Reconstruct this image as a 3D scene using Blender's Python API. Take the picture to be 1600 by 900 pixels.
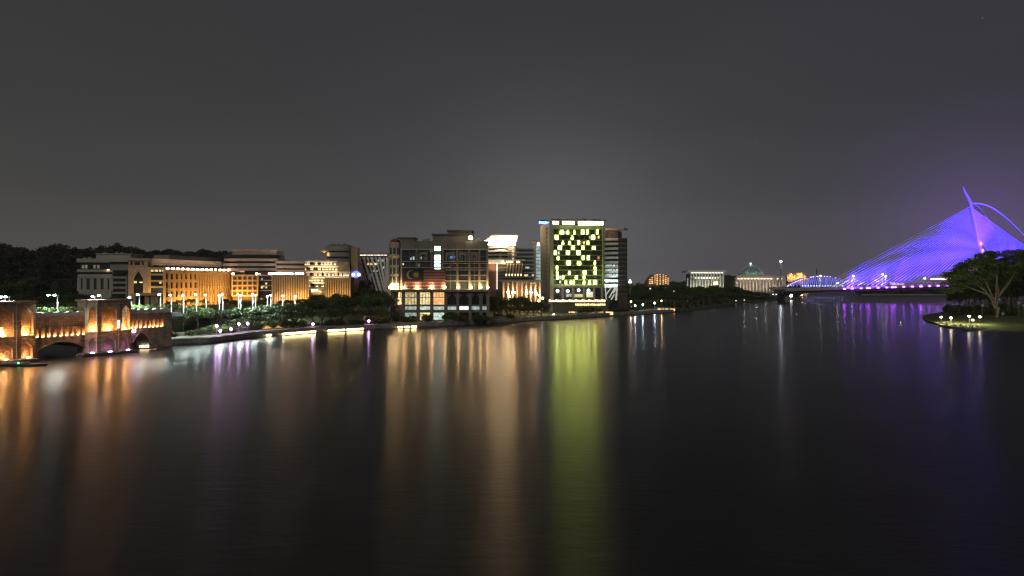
import bpy, math, random
import numpy as np
from mathutils import Vector, Matrix
R = math.radians
random.seed(7)
for o in list(bpy.data.objects):
    bpy.data.objects.remove(o)
sc = bpy.context.scene
COL = sc.collection

# ------------------------------------------------------------------ camera
CZ, FPX, CX, HY = 20.0, 1100.0, 800.0, 440.0      # camera height (m), focal length and image centre in photo pixels
cam_d = bpy.data.cameras.new('camera')
cam_d.sensor_width = 36
cam_d.lens = 36 * FPX / 1600
cam_d.shift_y = -(450 - HY) / 1600
cam_d.clip_start = 0.5
cam_d.clip_end = 20000
cam = bpy.data.objects.new('camera', cam_d)
cam.location = (0, 0, CZ)
cam.rotation_euler = (R(90), 0, 0)
COL.objects.link(cam)
sc.camera = cam

# ------------------------------------------------------------------ night sky with city glow
world = bpy.data.worlds.new('World')
sc.world = world
world.use_nodes = True
nt = world.node_tree
nt.nodes.clear()
out = nt.nodes.new('ShaderNodeOutputWorld')
bg = nt.nodes.new('ShaderNodeBackground')
bg.inputs['Strength'].default_value = 1.0
tc = nt.nodes.new('ShaderNodeTexCoord')
sep = nt.nodes.new('ShaderNodeSeparateXYZ')
nt.links.new(tc.outputs['Generated'], sep.inputs[0])
ramp = nt.nodes.new('ShaderNodeValToRGB')
els = ramp.color_ramp.elements
els[0].position = 0.0; els[0].color = (0.112, 0.110, 0.112, 1)
els[1].position = 1.0; els[1].color = (0.038, 0.038, 0.040, 1)
for p, c in ((0.045, (0.088, 0.086, 0.088, 1)), (0.11, (0.064, 0.063, 0.065, 1)), (0.22, (0.0475, 0.0475, 0.049, 1)), (0.40, (0.039, 0.039, 0.041, 1))):
    e = els.new(p); e.color = c
absz = nt.nodes.new('ShaderNodeMath'); absz.operation = 'ABSOLUTE'
nt.links.new(sep.outputs['Z'], absz.inputs[0])
nt.links.new(absz.outputs[0], ramp.inputs[0])
# the glow is warmer over the town and bluer over the lake
mp = nt.nodes.new('ShaderNodeMapRange')
mp.inputs['From Min'].default_value = -0.6; mp.inputs['From Max'].default_value = 0.6
nt.links.new(sep.outputs['X'], mp.inputs['Value'])
tint = nt.nodes.new('ShaderNodeMix'); tint.data_type = 'RGBA'
tint.inputs[6].default_value = (0.90, 0.875, 0.81, 1)
tint.inputs[7].default_value = (0.86, 0.83, 1.00, 1)
nt.links.new(mp.outputs[0], tint.inputs[0])
mul = nt.nodes.new('ShaderNodeMix'); mul.data_type = 'RGBA'; mul.blend_type = 'MULTIPLY'
mul.inputs[0].default_value = 1
nt.links.new(ramp.outputs[0], mul.inputs[6]); nt.links.new(tint.outputs[2], mul.inputs[7])
# the air above the floodlit bridge and above the lit tower glows
def glow(px, py, power, col, prev):
    d = Vector(((px - CX) / FPX, 1, (HY - py) / FPX)).normalized()
    dot = nt.nodes.new('ShaderNodeVectorMath'); dot.operation = 'DOT_PRODUCT'
    dot.inputs[1].default_value = d
    nt.links.new(tc.outputs['Generated'], dot.inputs[0])
    mx = nt.nodes.new('ShaderNodeMath'); mx.operation = 'MAXIMUM'; mx.inputs[1].default_value = 0
    nt.links.new(dot.outputs['Value'], mx.inputs[0])
    pw = nt.nodes.new('ShaderNodeMath'); pw.operation = 'POWER'; pw.inputs[1].default_value = power
    nt.links.new(mx.outputs[0], pw.inputs[0])
    ad = nt.nodes.new('ShaderNodeMix'); ad.data_type = 'RGBA'; ad.blend_type = 'ADD'
    ad.inputs[7].default_value = (*col, 1)
    nt.links.new(pw.outputs[0], ad.inputs[0]); nt.links.new(prev, ad.inputs[6])
    return ad.outputs[2]
sky = glow(1530, 370, 220, (0.044, 0.013, 0.098), mul.outputs[2])
sky = glow(870, 395, 75, (0.055, 0.056, 0.054), sky)
cl = nt.nodes.new('ShaderNodeTexNoise'); cl.inputs['Scale'].default_value = 2.2; cl.inputs['Detail'].default_value = 4
clm = nt.nodes.new('ShaderNodeMapping'); clm.inputs['Scale'].default_value = (1, 1, 3.0)      # faint uneven cloud in the glow
nt.links.new(tc.outputs['Generated'], clm.inputs[0]); nt.links.new(clm.outputs[0], cl.inputs['Vector'])
clr = nt.nodes.new('ShaderNodeMapRange'); clr.inputs['From Min'].default_value = 0.3; clr.inputs['From Max'].default_value = 0.7
clr.inputs['To Min'].default_value = 0.93; clr.inputs['To Max'].default_value = 1.07
nt.links.new(cl.outputs['Fac'], clr.inputs['Value'])
cmul = nt.nodes.new('ShaderNodeVectorMath'); cmul.operation = 'SCALE'
nt.links.new(sky, cmul.inputs[0]); nt.links.new(clr.outputs[0], cmul.inputs['Scale'])
sky = cmul.outputs[0]
nish = nt.nodes.new('ShaderNodeTexSky')
nish.sky_type = 'NISHITA'; nish.sun_disc = False
nish.sun_elevation = R(32); nish.sun_rotation = R(170)
nmul = nt.nodes.new('ShaderNodeMix'); nmul.data_type = 'RGBA'; nmul.blend_type = 'ADD'
nmul.inputs[0].default_value = 0.0008
nt.links.new(sky, nmul.inputs[6]); nt.links.new(nish.outputs[0], nmul.inputs[7])
nt.links.new(nmul.outputs[2], bg.inputs['Color'])
nt.links.new(bg.outputs[0], out.inputs[0])

# added fill sun from behind the camera, weak and soft, lifting dark surfaces
sun_d = bpy.data.lights.new('night_fill', 'SUN'); sun_d.energy = 0.52; sun_d.angle = R(14); sun_d.color = (1.0, 0.95, 0.84)
sun = bpy.data.objects.new('night_fill', sun_d); sun.rotation_euler = (R(58), 0, R(-10)); COL.objects.link(sun)

sc.view_settings.view_transform = 'Standard'
sc.view_settings.look = 'None'
sc.view_settings.exposure = 0
sc.view_settings.gamma = 1
sc.view_settings.use_curve_mapping = False
cy = sc.cycles
cy.use_denoising = True
try:
    cy.denoiser = 'OPENIMAGEDENOISE'
    cy.denoising_input_passes = 'RGB_ALBEDO_NORMAL'
except Exception:
    pass
cy.filter_width = 1.35
cy.max_bounces = 4; cy.diffuse_bounces = 2; cy.glossy_bounces = 3; cy.transmission_bounces = 2
cy.transparent_max_bounces = 4
cy.sample_clamp_indirect = 6
cy.use_light_tree = True
cy.caustics_reflective = False; cy.caustics_refractive = False

# ------------------------------------------------------------------ materials
MATS = {}
def mat(name, col, rough=0.7, var=0.18, scale=0.35, metal=0.0, bump=0.0, spec=0.3, streak=False):
    if name in MATS: return MATS[name]
    m = bpy.data.materials.new(name); m.use_nodes = True
    t = m.node_tree; b = t.nodes['Principled BSDF']
    b.inputs['Roughness'].default_value = rough
    b.inputs['Metallic'].default_value = metal
    b.inputs['Specular IOR Level'].default_value = spec
    g = t.nodes.new('ShaderNodeNewGeometry')
    n = t.nodes.new('ShaderNodeTexNoise'); n.inputs['Scale'].default_value = scale
    n.inputs['Detail'].default_value = 5
    if streak:
        mp_ = t.nodes.new('ShaderNodeMapping'); mp_.inputs['Scale'].default_value = (1, 1, 0.25)
        t.links.new(g.outputs['Position'], mp_.inputs[0]); t.links.new(mp_.outputs[0], n.inputs['Vector'])
    else:
        t.links.new(g.outputs['Position'], n.inputs['Vector'])
    r = t.nodes.new('ShaderNodeValToRGB')
    r.color_ramp.elements[0].position = 0.3; r.color_ramp.elements[1].position = 0.7
    r.color_ramp.elements[0].color = (*[c * (1 - var) for c in col], 1)
    r.color_ramp.elements[1].color = (*[min(1, c * (1 + var)) for c in col], 1)
    t.links.new(n.outputs['Fac'], r.inputs[0]); t.links.new(r.outputs[0], b.inputs['Base Color'])
    if bump:
        bp = t.nodes.new('ShaderNodeBump'); bp.inputs['Strength'].default_value = bump
        n2 = t.nodes.new('ShaderNodeTexNoise'); n2.inputs['Scale'].default_value = scale * 6
        t.links.new(g.outputs['Position'], n2.inputs['Vector'])
        t.links.new(n2.outputs['Fac'], bp.inputs['Height']); t.links.new(bp.outputs[0], b.inputs['Normal'])
    MATS[name] = m
    return m

def blocks(m, d, bw, bh, tide=True):
    """masonry joints, block to block tone and a wet tide mark just above the water"""
    t = m.node_tree; b = t.nodes['Principled BSDF']
    src = b.inputs['Base Color'].links[0].from_socket
    g = t.nodes.new('ShaderNodeNewGeometry')
    dot = t.nodes.new('ShaderNodeVectorMath'); dot.operation = 'DOT_PRODUCT'; dot.inputs[1].default_value = d
    t.links.new(g.outputs['Position'], dot.inputs[0])
    sp = t.nodes.new('ShaderNodeSeparateXYZ'); t.links.new(g.outputs['Position'], sp.inputs[0])
    cb = t.nodes.new('ShaderNodeCombineXYZ'); t.links.new(dot.outputs['Value'], cb.inputs['X']); t.links.new(sp.outputs['Z'], cb.inputs['Y'])
    br = t.nodes.new('ShaderNodeTexBrick'); br.inputs['Scale'].default_value = 1.0
    br.inputs['Brick Width'].default_value = bw; br.inputs['Row Height'].default_value = bh; br.inputs['Mortar Size'].default_value = 0.05
    br.inputs['Color1'].default_value = (1.1, 1.1, 1.1, 1); br.inputs['Color2'].default_value = (.72, .72, .72, 1); br.inputs['Mortar'].default_value = (.5, .5, .5, 1)
    t.links.new(cb.outputs[0], br.inputs['Vector'])
    mu = t.nodes.new('ShaderNodeMix'); mu.data_type = 'RGBA'; mu.blend_type = 'MULTIPLY'; mu.inputs[0].default_value = 1
    t.links.new(src, mu.inputs[6]); t.links.new(br.outputs['Color'], mu.inputs[7])
    o_ = mu.outputs[2]
    if tide:
        n = t.nodes.new('ShaderNodeTexNoise'); n.inputs['Scale'].default_value = .7; t.links.new(g.outputs['Position'], n.inputs['Vector'])
        ad = t.nodes.new('ShaderNodeMath'); ad.operation = 'MULTIPLY_ADD'; ad.inputs[1].default_value = -1.0
        t.links.new(n.outputs['Fac'], ad.inputs[0]); t.links.new(sp.outputs['Z'], ad.inputs[2])
        mr = t.nodes.new('ShaderNodeMapRange'); mr.inputs['From Min'].default_value = -.15; mr.inputs['From Max'].default_value = .25
        mr.inputs['To Min'].default_value = .38; mr.inputs['To Max'].default_value = 1
        t.links.new(ad.outputs[0], mr.inputs['Value'])
        sc_ = t.nodes.new('ShaderNodeVectorMath'); sc_.operation = 'SCALE'
        t.links.new(o_, sc_.inputs[0]); t.links.new(mr.outputs[0], sc_.inputs['Scale']); o_ = sc_.outputs[0]
    t.links.new(o_, b.inputs['Base Color'])
    return m

def emis(name, col, strength, var=0.0, scale=0.6):
    """a lamp or a lit room behind glass; var gives blinds, furniture and uneven lamps behind the pane"""
    if name in MATS: return MATS[name]
    m = bpy.data.materials.new(name); m.use_nodes = True
    t = m.node_tree; b = t.nodes['Principled BSDF']
    b.inputs['Base Color'].default_value = (0.25, 0.25, 0.25, 1)
    b.inputs['Roughness'].default_value = 0.3
    b.inputs['Emission Color'].default_value = (*col, 1)
    b.inputs['Emission Strength'].default_value = strength
    if var:
        g = t.nodes.new('ShaderNodeNewGeometry'); oi = t.nodes.new('ShaderNodeObjectInfo')
        n = t.nodes.new('ShaderNodeTexNoise'); n.inputs['Scale'].default_value = scale; n.inputs['Detail'].default_value = 3
        t.links.new(g.outputs['Position'], n.inputs['Vector'])
        a = t.nodes.new('ShaderNodeMapRange'); a.inputs['From Min'].default_value = 0.32; a.inputs['From Max'].default_value = 0.68
        a.inputs['To Min'].default_value = strength * (1 - var); a.inputs['To Max'].default_value = strength * (1 + var)
        t.links.new(n.outputs['Fac'], a.inputs['Value'])
        c = t.nodes.new('ShaderNodeMapRange'); c.inputs['To Min'].default_value = 1 - 0.7 * var; c.inputs['To Max'].default_value = 1 + 0.7 * var
        t.links.new(oi.outputs['Random'], c.inputs['Value'])
        p = t.nodes.new('ShaderNodeMath'); p.operation = 'MULTIPLY'
        t.links.new(a.outputs[0], p.inputs[0]); t.links.new(c.outputs[0], p.inputs[1])
        t.links.new(p.outputs[0], b.inputs['Emission Strength'])
    MATS[name] = m
    return m

# ------------------------------------------------------------------ helpers
def clear_dup(c): return c
class Frame:
    """a facade plane: origin on the ground under photo column px at distance D, local x along the facade, y into the building"""
    def __init__(s, px, D, deg, base):
        s.O = Vector(((px - CX) / FPX * D, D, base)); s.a = R(deg)
        s.ex = Vector((math.cos(s.a), math.sin(s.a), 0)); s.ey = Vector((-math.sin(s.a), math.cos(s.a), 0))
    def hit(s, px, py, y=0.0):
        r = Vector(((px - CX) / FPX, 1, (HY - py) / FPX))
        t = (s.O.dot(s.ey) + y) / r.dot(s.ey)
        p = r * t
        return p.dot(s.ex) - s.O.dot(s.ex), CZ + p.z - s.O.z
    def X(s, px, y=0.0): return s.hit(px, HY, y)[0]
    def Z(s, px, py, y=0.0): return s.hit(px, py, y)[1]
    def w(s, x, y, z): return s.O + s.ex * x + s.ey * y + Vector((0, 0, z))

def tag(o, label, cat, group=None):
    o['label'] = label; o['category'] = cat
    if group: o['group'] = group
    return o
def thing(name, label, cat, loc, group=None):
    o = bpy.data.objects.new(name, None); o.empty_display_size = 1
    o.location = loc; COL.objects.link(o)
    return tag(o, label, cat, group)
REL = {}
def put(o, root, M, sub=None):
    COL.objects.link(o)
    REL[o.name] = M
    if sub is not None:
        o.parent = sub; o.matrix_parent_inverse = REL[sub.name].inverted()
    else:
        o.parent = root
    o.matrix_basis = M
    return o
CUBES = {}
def cube(m):
    if m.name not in CUBES:
        me = bpy.data.meshes.new('block')
        v = [(x, y, z) for x in (-.5, .5) for y in (-.5, .5) for z in (-.5, .5)]
        f = [(0, 1, 3, 2), (4, 6, 7, 5), (0, 4, 5, 1), (2, 3, 7, 6), (0, 2, 6, 4), (1, 5, 7, 3)]
        me.from_pydata(v, [], f); me.materials.append(m)
        CUBES[m.name] = me
    return CUBES[m.name]
def bx(root, fr, name, x0, x1, y0, y1, z0, z1, m, sub=None):
    o = bpy.data.objects.new(name, cube(m))
    c = fr.w((x0 + x1) / 2, (y0 + y1) / 2, (z0 + z1) / 2) - Vector(root.location)
    M = Matrix.Translation(c) @ Matrix.Rotation(fr.a, 4, 'Z') @ Matrix.Diagonal((abs(x1 - x0), abs(y1 - y0), abs(z1 - z0), 1))
    return put(o, root, M, sub)
def pbx(root, fr, name, px0, py0, px1, py1, m, y=0.0, d=0.4, sub=None):
    """a block whose front face fills a photo rectangle on the facade plane y"""
    pm = (px0 + px1) / 2
    return bx(root, fr, name, fr.X(px0, y), fr.X(px1, y), y, y + d, fr.Z(pm, py1, y), fr.Z(pm, py0, y), m, sub)

class MB:
    def __init__(s): s.v = []; s.f = []
    def add(s, vs, fs):
        n = len(s.v); s.v += [tuple(v) for v in vs]; s.f += [tuple(i + n for i in f) for f in fs]
    def box(s, x0, x1, y0, y1, z0, z1):
        s.add([(x, y, z) for x in (x0, x1) for y in (y0, y1) for z in (z0, z1)],
              [(0, 1, 3, 2), (4, 6, 7, 5), (0, 4, 5, 1), (2, 3, 7, 6), (0, 2, 6, 4), (1, 5, 7, 3)])
    def prism(s, pts, z0, z1, pts2=None):
        n = len(pts); p2 = pts2 or pts
        s.add([(x, y, z0) for x, y in pts] + [(x, y, z1) for x, y in p2],
              [tuple(range(n))[::-1], tuple(range(n, 2 * n))] + [(i, (i + 1) % n, n + (i + 1) % n, n + i) for i in range(n)])
    def tube(s, pts, rad, n=6):
        pts = [Vector(p) for p in pts]
        rings = []
        for i, p in enumerate(pts):
            d = (pts[min(i + 1, len(pts) - 1)] - pts[max(i - 1, 0)]).normalized()
            u = d.cross(Vector((0, 0, 1)))
            if u.length < 1e-3: u = d.cross(Vector((0, 1, 0)))
            u.normalize(); w = d.cross(u)
            r = rad[i] if hasattr(rad, '__len__') else rad
            rings.append([p + (u * math.cos(2 * math.pi * k / n) + w * math.sin(2 * math.pi * k / n)) * r for k in range(n)])
        vs = [v for ring in rings for v in ring]
        fs = [(i * n + k, i * n + (k + 1) % n, (i + 1) * n + (k + 1) % n, (i + 1) * n + k) for i in range(len(pts) - 1) for k in range(n)]
        fs += [tuple(range(n))[::-1], tuple((len(pts) - 1) * n + k for k in range(n))]
        s.add(vs, fs)
    def lathe(s, prof, n=12, c=(0, 0, 0)):
        vs = [(c[0] + r * math.cos(2 * math.pi * k / n), c[1] + r * math.sin(2 * math.pi * k / n), c[2] + z) for r, z in prof for k in range(n)]
        fs = [(i * n + k, i * n + (k + 1) % n, (i + 1) * n + (k + 1) % n, (i + 1) * n + k) for i in range(len(prof) - 1) for k in range(n)]
        fs += [tuple(range(n))[::-1], tuple((len(prof) - 1) * n + k for k in range(n))]
        s.add(vs, fs)
    def arch(s, x0, x1, z0, z1, hx0, hx1, hz0, spring, apex, y0, y1, n=10, flat=False):
        """wall panel with a pointed (or segmental) arch hole"""
        mid = (hx0 + hx1) / 2
        cur = []
        for i in range(n + 1):
            t = i / n; x = hx0 + (hx1 - hx0) * t
            if flat: z = spring + (apex - spring) * (1 - (2 * t - 1) ** 2)
            else:
                k = abs(2 * t - 1); z = spring + (apex - spring) * (1 - k ** 1.25)
            cur.append((x, z))
        s.box(x0, hx0, y0, y1, z0, z1); s.box(hx1, x1, y0, y1, z0, z1)
        if hz0 > z0: s.box(hx0, hx1, y0, y1, z0, hz0)
        for (xa, za), (xb, zb) in zip(cur[:-1], cur[1:]):
            s.add([(xa, y0, za), (xb, y0, zb), (xb, y0, z1), (xa, y0, z1), (xa, y1, za), (xb, y1, zb), (xb, y1, z1), (xa, y1, z1)],
                  [(0, 1, 2, 3), (4, 7, 6, 5), (0, 4, 5, 1), (3, 2, 6, 7)])
        return cur
    def build(s, root, name, m, fr=None, sub=None, smooth=False):
        me = bpy.data.meshes.new(name)
        if fr is not None:
            L = Vector(root.location) if root is not None else Vector((0, 0, 0))
            vs = [tuple(fr.w(*v) - L) for v in s.v]
        else: vs = s.v
        me.from_pydata(vs, [], s.f); me.materials.append(m)
        if smooth: me.polygons.foreach_set('use_smooth', [True] * len(me.polygons))
        o = bpy.data.objects.new(name, me)
        if root is None:
            COL.objects.link(o); return o
        return put(o, root, Matrix.Identity(4), sub)

def flood(root, fr, x0, x1, y, z, col, power, tilt=20, width=0.6):
    """a row of floodlights along the foot of a facade, tilted towards it"""
    L = bpy.data.lights.new('floodlight', 'AREA'); L.shape = 'RECTANGLE'
    L.size = abs(x1 - x0); L.size_y = width; L.energy = power; L.color = col
    o = bpy.data.objects.new('floodlight', L)
    d = (fr.ey * math.sin(R(tilt)) + Vector((0, 0, 1)) * math.cos(R(tilt))).normalized()
    zx = fr.ex.copy(); zz = -d; zy = zz.cross(zx)
    M = Matrix((zx, zy, zz)).transposed().to_4x4()
    M.translation = fr.w((x0 + x1) / 2, y, z) - Vector(root.location)
    return put(o, root, M)
def bulb(root, p, col, power, rad=0.15, world=True):
    L = bpy.data.lights.new('lamp_light', 'POINT'); L.energy = power; L.color = col; L.shadow_soft_size = rad
    o = bpy.data.objects.new('lamp_light', L)
    return put(o, root, Matrix.Translation(Vector(p) - Vector(root.location)))
def spot(root, p, aim, col, power, cone=50, rad=0.3, blend=0.6):
    L = bpy.data.lights.new('spotlight', 'SPOT'); L.energy = power; L.color = col; L.shadow_soft_size = rad
    L.spot_size = R(cone); L.spot_blend = blend
    o = bpy.data.objects.new('spotlight', L)
    M = (Vector(aim) - Vector(p)).to_track_quat('-Z', 'Y').to_matrix().to_4x4()
    M.translation = Vector(p) - Vector(root.location)
    return put(o, root, M)
def gp(px, D, z=0.0): return Vector(((px - CX) / FPX * D, D, z))
def zof(py, D): return CZ + (HY - py) / FPX * D
def lerp(tab, x):
    if x <= tab[0][0]: return tab[0][1]
    for (a, va), (b, vb) in zip(tab[:-1], tab[1:]):
        if x <= b: return va + (vb - va) * (x - a) / (b - a)
    return tab[-1][1]

# common materials
M_stone = mat('sandstone', (0.42, 0.33, 0.25), 0.8, 0.15, 0.5, bump=0.2)
M_brick = mat('carved_brick', (0.36, 0.25, 0.17), 0.85, 0.25, 1.2, bump=0.3)
M_white = mat('white_paint', (0.72, 0.70, 0.66), 0.6, 0.08, 0.4)
M_pale = mat('pale_render', (0.38, 0.36, 0.31), 0.8, 0.14, 0.25, streak=True)
M_grey = mat('grey_render', (0.27, 0.26, 0.235), 0.8, 0.16, 0.25, streak=True)
M_dark = mat('dark_cladding', (0.07, 0.068, 0.06), 0.6, 0.2, 0.3)
M_roof = mat('roof_felt', (0.11, 0.105, 0.10), 0.85, 0.2, 0.3)
M_ochre = mat('ochre_render', (0.50, 0.38, 0.22), 0.8, 0.12, 0.3, streak=True)
M_glass = mat('dark_glass', (0.018, 0.022, 0.024), 0.08, 0.3, 0.15, spec=0.6)
M_bluegl = mat('bluish_glass', (0.035, 0.05, 0.055), 0.1, 0.3, 0.15, spec=0.6)
M_greengl = mat('green_glass', (0.05, 0.075, 0.028), 0.2, 0.3, 0.2, spec=0.6)
M_metal = mat('galvanised_steel', (0.55, 0.56, 0.57), 0.4, 0.1, 1.0, metal=0.6)
M_conc = mat('concrete', (0.30, 0.29, 0.265), 0.9, 0.22, 0.4, bump=0.2, streak=True)
blocks(M_conc, (.9, .42, 0), 2.4, .7)
M_pave = mat('paving', (0.24, 0.22, 0.19), 0.85, 0.2, 0.6)
M_leaf = mat('leaf_green', (0.072, 0.120, 0.028), 0.6, 0.5, 0.5)
M_leafd = mat('leaf_dark', (0.058, 0.084, 0.030), 0.65, 0.5, 0.4)
M_leafl = mat('leaf_light', (0.11, 0.17, 0.05), 0.6, 0.4, 0.6)
M_bark = mat('bark', (0.20, 0.165, 0.12), 0.9, 0.3, 1.5, bump=0.3)
M_grass = mat('grass', (0.075, 0.10, 0.028), 0.95, 0.4, 0.3, bump=0.4)
M_asph = mat('asphalt', (0.05, 0.05, 0.05), 0.9, 0.2, 0.8)

E_warm = emis('warm_lamp', (1.0, 0.56, 0.22), 30)
E_warmwin = emis('warm_window', (1.0, 0.62, 0.26), 1.1, 0.55, 0.9)
E_yelwin = emis('yellow_window', (1.0, 0.76, 0.34), 1.0, 0.6, 1.0)
E_coolwin = emis('cool_window', (0.66, 0.84, 0.74), 0.62, 0.5, 0.9)
E_white = emis('white_lamp', (0.76, 0.95, 1.0), 75)
E_pink = emis('pinkish_lamp', (1.0, 0.60, 0.42), 26)
E_violet = emis('violet_lamp', (0.95, 0.52, 1.0), 30)
E_strip = emis('amber_strip', (1.0, 0.70, 0.28), 22)

# ------------------------------------------------------------------ the setting: water, land, hill
def water_material():
    m = bpy.data.materials.new('lake_water'); m.use_nodes = True
    t = m.node_tree; b = t.nodes['Principled BSDF']
    b.inputs['Base Color'].default_value = (0.022, 0.022, 0.019, 1)
    b.inputs['IOR'].default_value = 1.333
    b.inputs['Roughness'].default_value = 0.285
    g = t.nodes.new('ShaderNodeNewGeometry')
    # wind ripples run across the lake, more so out in the open than in the lee of the banks
    tan = t.nodes.new('ShaderNodeCombineXYZ'); tan.inputs['Y'].default_value = 1.0
    t.links.new(tan.outputs[0], b.inputs['Tangent'])
    def noise(sx, sy, detail, scale, rough=.5):
        mp_ = t.nodes.new('ShaderNodeMapping'); mp_.inputs['Scale'].default_value = (sx, sy, 1); mp_.inputs['Location'].default_value = (13.37, 7.41, 3.53)
        t.links.new(g.outputs['Position'], mp_.inputs[0])
        n = t.nodes.new('ShaderNodeTexNoise'); n.inputs['Scale'].default_value = scale; n.inputs['Detail'].default_value = detail; n.inputs['Roughness'].default_value = rough
        t.links.new(mp_.outputs[0], n.inputs['Vector'])
        return n.outputs['Fac']
    patch = noise(0.006, 0.022, 3, 1.0)          # calmer and rougher patches left by the wind
    mr = t.nodes.new('ShaderNodeMapRange')
    mr.inputs['From Min'].default_value = 0.35; mr.inputs['From Max'].default_value = 0.65
    mr.inputs['To Min'].default_value = -0.15; mr.inputs['To Max'].default_value = 0.03
    t.links.new(patch, mr.inputs['Value'])
    sy = t.nodes.new('ShaderNodeSeparateXYZ'); t.links.new(g.outputs['Position'], sy.inputs[0])
    lee = t.nodes.new('ShaderNodeMapRange')      # the wind drops in the lee of the far banks
    lee.inputs['From Min'].default_value = 45; lee.inputs['From Max'].default_value = 300
    lee.inputs['To Min'].default_value = 0.955; lee.inputs['To Max'].default_value = 0.25
    t.links.new(sy.outputs['Y'], lee.inputs['Value'])
    ad = t.nodes.new('ShaderNodeMath'); ad.operation = 'ADD'
    t.links.new(mr.outputs[0], ad.inputs[0]); t.links.new(lee.outputs[0], ad.inputs[1])
    t.links.new(ad.outputs[0], b.inputs['Anisotropic'])
    bp = t.nodes.new('ShaderNodeBump'); bp.inputs['Strength'].default_value = 0.8; bp.inputs['Distance'].default_value = 0.085
    t.links.new(noise(0.40, 1.0, 7, 1.0, .62), bp.inputs['Height'])
    gust = t.nodes.new('ShaderNodeMapRange')      # gusts roughen some streaks of water more than others
    gust.inputs['From Min'].default_value = 0.36; gust.inputs['From Max'].default_value = 0.66
    gust.inputs['To Min'].default_value = 0.35; gust.inputs['To Max'].default_value = 1.0
    t.links.new(noise(0.011, 0.05, 4, 1.0), gust.inputs['Value']); t.links.new(gust.outputs[0], bp.inputs['Strength'])
    bp2 = t.nodes.new('ShaderNodeBump'); bp2.inputs['Strength'].default_value = 0.5; bp2.inputs['Distance'].default_value = 0.06
    t.links.new(noise(0.10, 0.32, 3, 1.0), bp2.inputs['Height'])
    t.links.new(bp2.outputs[0], bp.inputs['Normal'])
    t.links.new(bp.outputs[0], b.inputs['Normal'])
    # part of the surface stays nearly smooth close to the banks
    b2 = t.nodes.new('ShaderNodeBsdfPrincipled')
    b2.inputs['Base Color'].default_value = b.inputs['Base Color'].default_value
    b2.inputs['IOR'].default_value = 1.333; b2.inputs['Roughness'].default_value = 0.17; b2.inputs['Anisotropic'].default_value = 0.8
    t.links.new(tan.outputs[0], b2.inputs['Tangent']); t.links.new(bp2.outputs[0], b2.inputs['Normal'])
    calm = t.nodes.new('ShaderNodeMapRange')
    calm.inputs['From Min'].default_value = 110; calm.inputs['From Max'].default_value = 300
    calm.inputs['To Min'].default_value = 0.0; calm.inputs['To Max'].default_value = 0.45
    t.links.new(sy.outputs['Y'], calm.inputs['Value'])
    mx = t.nodes.new('ShaderNodeMixShader')
    t.links.new(calm.outputs[0], mx.inputs[0]); t.links.new(b.outputs[0], mx.inputs[1]); t.links.new(b2.outputs[0], mx.inputs[2])
    t.links.new(mx.outputs[0], t.nodes['Material Output'].inputs['Surface'])
    return m
mb = MB(); mb.add([(-5000, -300, 0), (5000, -300, 0), (5000, 4000, 0), (-5000, 4000, 0)], [(0, 1, 2, 3)])
w = mb.build(None, 'lake_water', water_material()); w['kind'] = 'structure'

SHORE = [(-900, 300), (-400, 300), (0, 268), (150, 258), (204, 250), (212, 216), (265, 219), (330, 226), (400, 250), (500, 276), (600, 296), (700, 312),
         (800, 346), (900, 378), (1000, 425), (1055, 455), (1064, 475), (1100, 520), (1150, 640), (1200, 720), (1236, 790), (1246, 830),
         (1252, 1450), (1335, 1500), (1345, 1000), (1500, 1000), (2400, 1000)]
def shoreD(px): return lerp(SHORE, px)
HI = [(-400, 7.5), (560, 7.5), (640, 3.0), (1060, 3.0), (1100, 3.2), (2400, 4)]
def land_z(px, D):
    o = D - shoreD(px)
    hi = lerp(HI, px)
    if px > 1060:
        return lerp([(0, 0.25), (6, 1.2), (40, hi)], o)
    return lerp([(0, 1.9), (14, 2.1), (22, 2.1 + (hi - 2.1) * 0.15), (42, 2.1 + (hi - 2.1) * 0.85), (60, hi)], o)
def land_mesh():
    pxs = sorted(set(list(np.arange(-900, 2401, 12)) + [p for p, _ in SHORE]))
    offs = [0, 0.01, 3, 6, 10, 14, 18, 22, 27, 32, 37, 42, 50, 60, 80, 120, 200, 400, 900, 2300]
    v = []; f = []
    for px in pxs:
        D0 = shoreD(px)
        for j, o in enumerate(offs):
            D = D0 + o
            z = -1.5 if j == 0 else land_z(px, D)
            v.append(gp(px, D, z))
    n = len(offs)
    for i in range(len(pxs) - 1):
        for j in range(n - 1):
            f.append((i * n + j, (i + 1) * n + j, (i + 1) * n + j + 1, i * n + j + 1))
    return v, f
mb = MB(); mb.add(*land_mesh()); o = mb.build(None, 'ground', M_grass); o['kind'] = 'structure'

# paved promenade above the quay wall, and the quay wall's stone coping
def strip(name, p0, p1, o0, o1, z0, z1, m, step=10, kind='structure'):
    mb = MB(); pxs = list(np.arange(p0, p1 + 0.1, (p1 - p0) / max(1, round((p1 - p0) / step))))
    v = []; f = []
    for px in pxs:
        D = shoreD(px)
        for (oo, zz) in ((o0, z0), (o0, z1), (o1, z1), (o1, z0)):
            v.append(gp(px, D + oo, zz))
    for i in range(len(pxs) - 1):
        for k in range(4):
            f.append((i * 4 + k, (i + 1) * 4 + k, (i + 1) * 4 + (k + 1) % 4, i * 4 + (k + 1) % 4))
    f.append((0, 1, 2, 3)); e = (len(pxs) - 1) * 4; f.append((e + 3, e + 2, e + 1, e))
    mb.add(v, f); o = mb.build(None, name, m); o['kind'] = kind
    return o
strip('quay_wall', 214, 1054, -0.5, 0.4, -1.2, 2.05, M_conc)
strip('promenade', 214, 1054, 0.6, 9, 1.7, 2.2, M_pave)
strip('lower_path', 214, 640, 14, 18, 2.0, 3.0, M_pave)

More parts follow.
